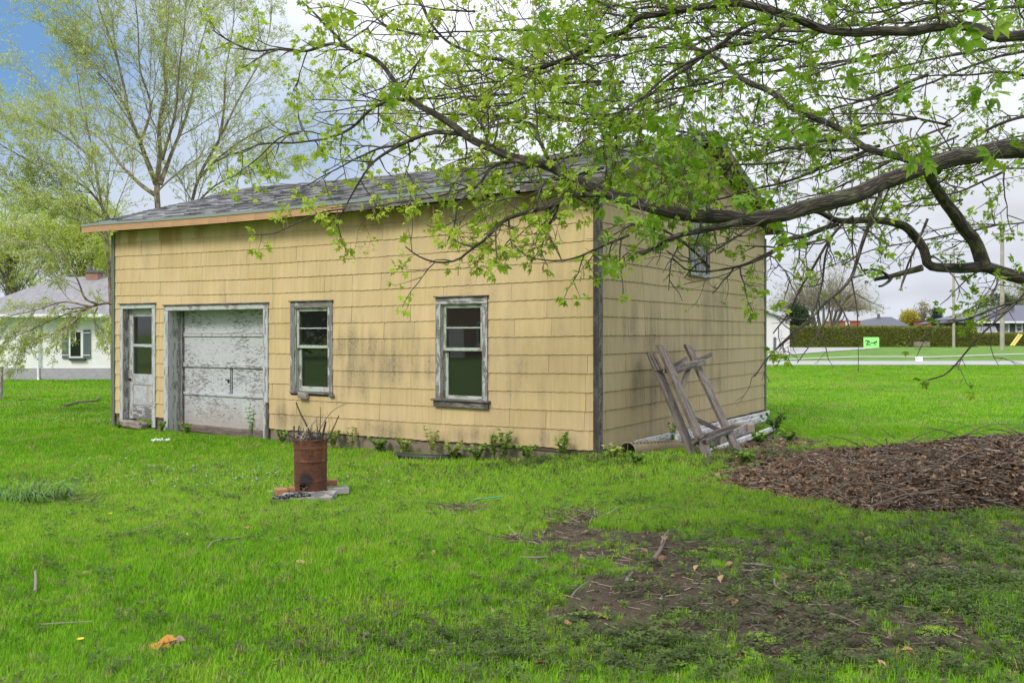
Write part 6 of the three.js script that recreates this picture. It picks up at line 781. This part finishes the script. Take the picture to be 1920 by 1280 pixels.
// ---------------------------------------------------------------- the heap of leaf mould and prunings on the right
{
  rnd = makeRng(640); const base = V(4.8, ground(4.8, 10.4), -10.4), pile = thing('mulch_heap', 'broad brown heap of dead leaves and prunings on the right of the lawn', 'mulch heap', base);
  const hh = (X, D) => { const [x, y] = toPx(X, D), e = 1 - (Math.min(0, x - 1720) / 375) ** 2 - ((y - 900) / 63) ** 2 + (fbm(X * 1.6, D * 1.6, 3) - 0.5) * 0.45; return (0.04 + 0.36 * sstep(1450, 1880, x)) * sstep(-0.08, 0.95, e + (fbm(X * 3.1 + 7, D * 3.1, 3) - 0.5) * 0.35) * (0.8 + 0.5 * (fbm(X * 1.2 + 4, D * 1.2, 3) - 0.4)) + (fbm(X * 9, D * 9, 3) - 0.5) * 0.05 * sstep(0, 0.2, e) - 0.03 * sstep(0.08, -0.05, e); };
  const P = (X, D) => V(X, ground(X, D) + hh(X, D), -D), nx = 110, nd = 70, p = [], uv = [], idx = []; for (let j = 0; j <= nd; j++) for (let i = 0; i <= nx; i++) { const X = lerp(1.7, 10, i / nx), D = lerp(7.6, 13.6, j / nd), q = P(X, D); p.push(q.x - base.x, q.y - base.y, q.z - base.z); uv.push(X, D); } for (let j = 0; j < nd; j++) for (let i = 0; i < nx; i++) { const a = j * (nx + 1) + i; idx.push(a, a + 1, a + nx + 2, a, a + nx + 2, a + nx + 1); }
  const g = new THREE.BufferGeometry(); g.setAttribute('position', new THREE.Float32BufferAttribute(p, 3)); g.setAttribute('uv', new THREE.Float32BufferAttribute(uv, 2)); g.setIndex(idx); g.computeVertexNormals(); part('leaf_mould', g, std({ map: colorTex(512, 512, (u, v) => { const a = fbm(u * 40, v * 40, 4, 40, 40), k = sstep(0.3, 0.7, a); return mix3([0.035, 0.022, 0.014], [0.17, 0.10, 0.055], k); }), roughness: 1 }), pile);
  const scrap = (() => { const m = new MB(); rnd = makeRng(5); leafletInto(m, V(0, 0, -0.5), V(0, 0.2, 1).normalize(), UPV, 1, 0.5, 0.5); return m.geo(); })(), chip = new MB().box(1, 0.14, 0.22).geo(), ls = [], cs = []; rnd = makeRng(642);
  const spot = () => { for (;;) { const x = 1280 + Math.pow(rnd(), 0.8) * 720, y = rr(822, 968), X0 = onGround(x, y), X = X0.x, D = -X0.z, h = hh(X, D); if (h > 0.012 || (h > -0.031 && rnd() < 0.30)) return [V(X, ground(X, D) + Math.max(h, 0) + 0.008, -D), h, x]; } };
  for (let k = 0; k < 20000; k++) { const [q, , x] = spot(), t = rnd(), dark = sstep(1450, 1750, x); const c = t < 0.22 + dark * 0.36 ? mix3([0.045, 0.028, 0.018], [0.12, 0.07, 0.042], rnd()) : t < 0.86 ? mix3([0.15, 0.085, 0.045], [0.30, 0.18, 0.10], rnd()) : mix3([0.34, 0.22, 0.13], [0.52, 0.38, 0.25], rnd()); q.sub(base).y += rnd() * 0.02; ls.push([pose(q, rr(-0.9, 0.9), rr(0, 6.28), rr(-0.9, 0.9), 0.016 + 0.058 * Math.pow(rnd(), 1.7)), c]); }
  for (let k = 0; k < 6500; k++) { const [q] = spot(), L = Math.pow(rnd(), 2) * 0.18 + 0.03, th = rr(0.25, 0.8) * Math.min(L, 0.07) ; q.sub(base).y += rnd() * 0.025; cs.push([pose(q, rr(0, 6), rr(0, 6.28), rr(-0.35, 0.35), L, th, th), mix3([0.06, 0.042, 0.032], [0.32, 0.26, 0.20], Math.pow(rnd(), 1.6))]); }
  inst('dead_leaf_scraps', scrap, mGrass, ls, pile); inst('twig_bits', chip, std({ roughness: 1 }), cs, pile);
  for (let k = 0; k < 220; k++) { const [q, h, x] = spot(); if (x < 1480 && k > 30) continue; const L = rr(0.15, 0.8), a = rr(-0.9, 0.9) + (rnd() < 0.5 ? Math.PI : 0), d = V(Math.cos(a), rr(-0.08, 0.5), Math.sin(a) * 0.7).normalize(), e = q.clone().addScaledVector(d, L), m = q.clone().lerp(e, 0.5).add(V(rr(-0.06, 0.06), rr(0.0, 0.08), 0)), S = smooth([q, m, e], 8), r = rr(0.003, 0.010), gcol = rnd(); const o = part('stick', new MB().tube(S, S.map((_, j) => r * (1 - 0.5 * j / 8)), 5, undefined, true, 0.2), gcol < 0.45 ? mPileA : gcol < 0.9 ? mPileB : mPileC, pile); o.position.copy(base).negate(); }
  const snag = (x, y, D, h, r) => { const a = at(x, y, D), S = smooth([a.clone().add(V(0, -0.1, 0)), a.clone().add(V(0.01, h * 0.5, 0)), a.clone().add(V(-0.01, h, 0))], 6); const o = part('stub', new MB().tube(S, S.map((_, j) => r * (1 - 0.3 * j / 6)), 6, undefined, true, 0.3), mPileB, pile); o.position.copy(base).negate(); }; snag(1663, 848, 10.6, 0.17, 0.014); snag(1852, 826, 11, 0.07, 0.05); snag(1886, 826, 11, 0.09, 0.012); snag(1728, 880, 9.9, 0.14, 0.02);
}
// ---------------------------------------------------------------- weeds along the walls
{
  rnd = makeRng(650); const mStem = std({ color: rgb(0.13, 0.17, 0.05) }), lf = (() => { const m = new MB(); rnd = makeRng(8); leafletInto(m, V(0, 0, 0), V(0, 1, 0.15).normalize(), V(0, 0, 1), 1, 0.32, 0.3); return m.geo(); })(); rnd = makeRng(651);
  const weed = (x, y, hp, n, label, c0, c1, ls = 0.05, spread = 0.5) => { ls *= 1.3; n += 1; let b = onGround(x, y); if (x < 1125) { const kk = (x - 960) / F, sx = (1.16 - 12.24 * kk) / (0.846 + 0.531 * kk); b = shedPt(-sx, 0, 0.12 + rr(0, 0.12)); b.y = ground(b.x, -b.z); } const H = hp * 0.8 * -b.z / F, t = thing('weed', label, 'weed', b), st = new MB(), fo = new MB(); for (let k = 0; k < n; k++) { const a = rr(0, 6.28), P = smooth([V(rr(-0.02, 0.02), -0.02, rr(-0.02, 0.02)), V(Math.cos(a) * H * spread * 0.3, H * 0.5, Math.sin(a) * H * spread * 0.3), V(Math.cos(a) * H * spread * rr(0.4, 0.9), H * rr(0.7, 1.05), Math.sin(a) * H * spread * rr(0.3, 0.8))], 9); st.tube(P, P.map((_, j) => 0.0042 - 0.0003 * j), 4, undefined, false); for (let j = 3; j <= 9; j++) for (let q = 0; q < 3; q++) { const d = randDir(); d.y = Math.abs(d.y) * 0.5 + 0.1; d.normalize(); const N = UPV.clone().add(randDir().multiplyScalar(0.5)); N.addScaledVector(d, -N.dot(d)).normalize(); const s = ls * rr(0.5, 1.2); fo.add(lf, new THREE.Matrix4().makeBasis(V().crossVectors(d, N).multiplyScalar(s), d.clone().multiplyScalar(s), N.clone().multiplyScalar(s)).setPosition(P[j]), mix3(c0, c1, rnd())); } } part('stem', st, mStem, t); part('foliage', fo, mWeedLeaf, t); };
  const G0 = [0.14, 0.27, 0.03], G1 = [0.28, 0.43, 0.07], Y0c = [0.30, 0.38, 0.07], Y1 = [0.46, 0.52, 0.14];
  weed(486, 812, 74, 4, 'tall slender weed before the right side of the garage door', G0, G1, 0.055, 0.28); weed(366, 800, 30, 6, 'leafy weed at the left foot of the garage door', G0, G1, 0.05, 0.7); weed(318, 802, 24, 7, 'bright bushy weed between the two doors', G0, G1, 0.045, 0.8); weed(238, 806, 18, 5, 'small weed at the foot of the narrow door', G0, G1, 0.04, 0.9); weed(540, 818, 30, 5, 'low weed left of the barrel at the wall', G0, G1, 0.05, 0.8); weed(640, 834, 46, 8, 'pale bushy weed right of the barrel at the wall', Y0c, Y1, 0.06, 0.6); weed(672, 838, 60, 3, 'thin weed under the bare wall between the windows', Y0c, Y1, 0.05, 0.4);
  weed(722, 842, 34, 7, 'broad low weed left of the near window', G0, G1, 0.06, 0.8); weed(772, 848, 40, 6, 'weed by the black pipe under the near window', Y0c, Y1, 0.06, 0.7); weed(822, 852, 72, 4, 'tall weed under the left part of the near window sill', Y0c, Y1, 0.055, 0.35); weed(864, 856, 42, 8, 'yellow green bushy weed under the near window', Y0c, Y1, 0.055, 0.7); weed(905, 858, 36, 7, 'dark weed under the right end of the sill', G0, G1, 0.055, 0.8); weed(938, 858, 66, 4, 'upright bushy topped weed right of the near window', G0, G1, 0.055, 0.3); weed(958, 860, 70, 5, 'tallest upright weed right of the near window', G0, G1, 0.06, 0.3); weed(1002, 860, 34, 7, 'low weed halfway to the garage corner', G0, G1, 0.05, 0.9); weed(1066, 856, 58, 3, 'leafy weed on a stem left of the garage corner', G0, G1, 0.065, 0.4); weed(1150, 862, 32, 6, 'weed between the corner post and the pipe', Y0c, Y1, 0.05, 0.8); weed(1196, 874, 30, 6, 'weed before the open end of the pipe', G0, G1, 0.05, 0.9); weed(1262, 836, 58, 2, 'lone thin weed left of the bench frame', G0, G1, 0.05, 0.3); weed(1452, 812, 44, 8, 'dark leafy weed at the far garage corner', [0.04, 0.09, 0.02], [0.10, 0.17, 0.04], 0.06, 0.9); weed(1425, 836, 30, 8, 'low weed among the outer loose boards', G0, G1, 0.06, 1); weed(1480, 830, 26, 9, 'low spreading weed right of the loose boards', G0, G1, 0.06, 1.2); weed(1395, 866, 22, 8, 'low weed before the right bench foot', G0, G1, 0.05, 1.2);
  // strappy clump at the left edge
  const b = onGround(48, 944), cl = thing('daylily_clump', 'clump of long strappy grey green leaves at the left edge', 'plant', b), lm = new MB(); rnd = makeRng(655); for (let k = 0; k < 190; k++) { const a = rr(0, 6.28), q = Math.sqrt(rnd()), p = V(Math.cos(a) * q * 0.42, -0.02, Math.sin(a) * q * 0.26), d = V(Math.cos(a + rr(-0.8, 0.8)), 0, Math.sin(a + rr(-0.8, 0.8))), L = rr(0.16, 0.34), s = V(-d.z, 0, d.x).multiplyScalar(rr(0.004, 0.008)), m1 = p.clone().add(V(d.x * L * 0.25, L * 0.55, d.z * L * 0.25)), m2 = p.clone().add(V(d.x * L * 0.6, L * 0.66, d.z * L * 0.6)), t = p.clone().add(V(d.x * L, L * 0.42, d.z * L)), c = mix3([0.07, 0.17, 0.035], [0.20, 0.32, 0.10], rnd()); lm.quad(p.clone().sub(s), p.clone().add(s), m1.clone().add(s), m1.clone().sub(s), c); lm.quad(m1.clone().sub(s), m1.clone().add(s), m2.clone().add(s), m2.clone().sub(s), c); lm.tri(m2.clone().sub(s), m2.clone().add(s), t, c); } part('leaf_blades', lm, mWeedLeaf, cl).userData.kind = 'stuff';
}
// ---------------------------------------------------------------- sticks, twig heaps and single leaves on the lawn
{
  rnd = makeRng(660); const lay = (pts, r0, r1, label, mat = mPileB, lift = 0.03) => { const S = smooth(pts.map(([x, y, l]) => onGround(x, y).add(V(0, lift + (l ?? 0), 0))), 14); solo('fallen_stick', new MB().tube(S, S.map((_, j) => lerp(r0, r1, j / 14)), 6, undefined, true, 0.35), mat, label, 'stick'); };
  lay([[231, 1010], [262, 999], [285, 992], [299, 983]], 0.009, 0.006, 'grey curved stick on the lawn left of centre', mPileC); lay([[388, 1036], [402, 1022], [432, 1017], [452, 1014]], 0.010, 0.006, 'bent grey stick below the barrel', mPileC); lay([[448, 1020], [450, 1040], [446, 1056]], 0.005, 0.003, 'thin dark twig crossing the end of the bent stick', mPileA); lay([[65, 1122], [66, 1104], [65, 1084]], 0.011, 0.010, 'short pale stick standing end on near the left edge', mPileC, 0.045); lay([[8, 1062], [24, 1082], [46, 1096]], 0.007, 0.005, 'dark forked stick at the left edge', mPileA); lay([[74, 1181], [118, 1178], [172, 1175]], 0.006, 0.005, 'straight greyish stick low in the left corner', mPileC);
  lay([[1226, 1058], [1238, 1040], [1246, 1022]], 0.017, 0.013, 'thick stub of branch on the bare soil, right of centre', mPileB, 0.035); lay([[1240, 1034], [1246, 1018], [1254, 1008]], 0.007, 0.004, 'thin pale twig crossing the thick stub', mPileC, 0.06); lay([[1174, 1100], [1179, 1090], [1186, 1082]], 0.012, 0.010, 'short pale chunk of wood on the dark soil', mPileC); lay([[976, 1052], [1005, 1053], [1032, 1051]], 0.009, 0.007, 'flat grey stick at the edge of the bare soil', mPileC); lay([[1048, 1112], [1060, 1106], [1082, 1107]], 0.005, 0.003, 'curved whitish twig left of the soil patch', mPileC); lay([[1072, 1126], [1084, 1112], [1104, 1098]], 0.006, 0.004, 'forked pale twig on the soil patch', mPileC); lay([[1392, 1064], [1420, 1066], [1446, 1070]], 0.009, 0.006, 'tan stick, upper one of a pair right of the soil', mPileC); lay([[1390, 1078], [1410, 1078], [1432, 1074]], 0.008, 0.006, 'tan stick, lower one of a pair right of the soil', mPileC); lay([[1452, 1094], [1456, 1108], [1480, 1121]], 0.008, 0.005, 'crooked pale twig below the pair of tan sticks', mPileC); lay([[1372, 1112], [1430, 1140], [1500, 1160], [1560, 1170]], 0.007, 0.005, 'long dark stick running through the weeds on the right', mPileA); lay([[1548, 1158], [1582, 1168], [1614, 1184]], 0.008, 0.006, 'brown stick end poking from the weeds on the right', mPileB); lay([[1534, 953], [1546, 962], [1552, 970]], 0.006, 0.004, 'thin pale twig in the grass before the mulch heap', mPileC); lay([[1600, 945], [1650, 950], [1720, 948]], 0.016, 0.010, 'dark branch lying along the front of the mulch heap', mPileA, 0.05);
  lay([[120, 764], [152, 757], [172, 756], [186, 745]], 0.028, 0.018, 'fallen forked branch on the grass left of the garage', mPileB, 0.06); lay([[150, 757], [165, 762], [183, 764]], 0.012, 0.006, 'side twig beside the fallen branch left of the garage', mPileA, 0.05); lay([[34, 753], [60, 752], [80, 754]], 0.015, 0.010, 'dark stick on the grass by the left post', mPileA, 0.05); lay([[515, 977], [505, 984], [490, 990]], 0.004, 0.003, 'small dark twig in the grass below the ash', mPileA); lay([[520, 992], [545, 984], [560, 972]], 0.004, 0.003, 'thin forked twig below the slab', mPileA); lay([[430, 914], [470, 912], [515, 911]], 0.005, 0.003, 'long thin dark twig pointing at the slab', mPileA);
  const heap = (x, y, rx, ry, n, label) => { const m = new MB(); for (let k = 0; k < n; k++) { const a = rr(0, 6.28), q = Math.sqrt(rnd()), p = onGround(x + Math.cos(a) * q * rx, y + Math.sin(a) * q * ry).add(V(0, 0.015 + 0.06 * (1 - q) * rnd(), 0)), d = V(rr(-1, 1), rr(-0.1, 0.35), rr(-0.7, 0.7)).normalize(), L = rr(0.05, 0.26), e = p.clone().addScaledVector(d, L), t = rnd(); m.tube([p, p.clone().lerp(e, 0.5).add(randDir().multiplyScalar(0.015)), e], [rr(0.002, 0.006), 0.003, 0.0015], 4, t < 0.5 ? [0.09, 0.062, 0.045] : t < 0.85 ? [0.21, 0.155, 0.115] : [0.40, 0.35, 0.30], false); } solo('twig_heap', m, std({ vertexColors: true }), label, 'twig heap', null, 'stuff'); };
  heap(858, 962, 40, 13, 110, 'small heap of dark twigs on the lawn right of the barrel'); heap(1080, 974, 80, 12, 120, 'low scatter of twigs on the lawn, centre right'); heap(130, 940, 60, 12, 70, 'dead stalks beside the strappy clump'); heap(960, 1018, 40, 10, 50, 'few dark twigs above the bare soil');
  const leafG = (seed) => { rnd = makeRng(seed); const m = new MB(); for (const a of [-0.9, -0.35, 0.25, 0.85]) leafletInto(m, V(0, 0, 0), V(Math.sin(a), rr(0.1, 0.5), Math.cos(a)).normalize(), V(rr(-0.4, 0.4), 1, rr(-0.2, 0.2)).normalize(), rr(0.6, 1), 0.36, rr(0.1, 0.7)); return m.geo(); }; const L = [leafG(1), leafG(2), leafG(3)], cols = [[0.50, 0.30, 0.13], [0.55, 0.38, 0.20], [0.42, 0.27, 0.15], [0.60, 0.44, 0.28]].map((c) => { const m = mGrass.clone(); m.color.setRGB(...c); return m; });
  rnd = makeRng(670); const spots2 = [[100, 1033, 0.07, 'tan leaf on the left lawn above the short pale stick'], [568, 1064, 0.075, 'upright tan leaf on the lawn straight below the barrel'], [372, 967, 0.06, 'small tan leaf on the lawn left of the barrel slab'], [345, 1009, 0.05, 'brownish leaf just right of the grey curved stick'], [460, 994, 0.06, 'pale leaf above the bent grey stick'], [1030, 1106, 0.075, 'tan leaf at the left end of the bare soil'], [1378, 1131, 0.09, 'bright curled tan leaf in the middle of the dark soil'], [1215, 1043, 0.07, 'tan leaf just left of the thick branch stub'], [1060, 1178, 0.08, 'dull leaf below the left end of the bare soil'], [818, 1233, 0.06, 'orange tan leaf near the bottom edge, left of centre'], [1023, 1252, 0.07, 'narrow tan leaf at the bottom edge, centre'], [1182, 958, 0.05, 'left one of two tan leaves above the bare soil'], [1198, 959, 0.05, 'right one of two tan leaves above the bare soil'], [1100, 1003, 0.05, 'tan leaf at the upper edge of the bare soil'], [1370, 1066, 0.07, 'tan leaf left of the pair of tan sticks'], [1523, 1089, 0.07, 'tan leaf right of the crooked pale twig'], [1715, 1230, 0.08, 'pale tan leaf near the bottom right corner'], [1652, 1258, 0.08, 'pale leaf on the bottom edge at the right'], [1385, 1236, 0.07, 'tan leaf near the bottom edge, below the dark soil'], [1676, 1098, 0.05, 'small leaf among the dark weeds below the mulch heap'], [1710, 1066, 0.05, 'small leaf in the grass closest below the mulch heap'], [1400, 968, 0.05, 'small leaf in the grass left of the mulch heap front'], [893, 1090, 0.06, 'leaf on the lawn left of the bare soil'], [660, 958, 0.04, 'tiny leaf right of the barrel slab'], [905, 906, 0.04, 'tiny leaf on the lawn before the near window']];
  spots2.forEach(([x, y, s, l], k) => { const p = onGround(x, y), o = solo('dry_leaf', L[k % 3], cols[k % 4], l, 'leaf', 'dry leaves scattered singly over the lawn'); o.position.copy(p).add(V(0, 0.028, 0)); o.rotation.set(rr(-0.5, 0.5), rr(0, 6.28), rr(-0.5, 0.5)); o.scale.setScalar(s); });
  for (const [x, y, s, c, l] of [[296, 1214, 0.11, [0.58, 0.27, 0.06], 'large curled orange leaf low on the left lawn'], [321, 1212, 0.09, [0.34, 0.23, 0.17], 'brown leaf touching the orange one on the left lawn'], [696, 1204, 0.08, [0.24, 0.18, 0.13], 'flat grey brown leaf in the weeds, bottom centre']]) { const m = mGrass.clone(); m.color.setRGB(...c); const p = onGround(x, y), o = solo('curled_leaf', L[1], m, l, 'leaf'); o.position.copy(p).add(V(0, 0.03, 0)); o.rotation.set(0.3, x, 0.2); o.scale.setScalar(s); }
  for (const [x, y] of [[150, 1225], [206, 978]]) { const p = onGround(x, y), m = new MB().tube([p, p.clone().add(V(0, 0.07, 0))], [0.002, 0.002], 4, [0.15, 0.25, 0.05], false); for (let k = 0; k < 16; k++) { const a = k * 2.4; m.tri(p.clone().add(V(0, 0.07, 0)), p.clone().add(V(Math.cos(a) * 0.018, 0.078, Math.sin(a) * 0.018)), p.clone().add(V(Math.cos(a + 0.5) * 0.018, 0.078, Math.sin(a + 0.5) * 0.018)), [0.72, 0.52, 0.03]); } solo('dandelion', m, std({ vertexColors: true }), x < 180 ? 'yellow dandelion low in the left corner' : 'yellow dandelion on a stalk above the left lawn', 'dandelion'); }
}

scene.environmentIntensity = 1;
renderer.render(scene, camera);
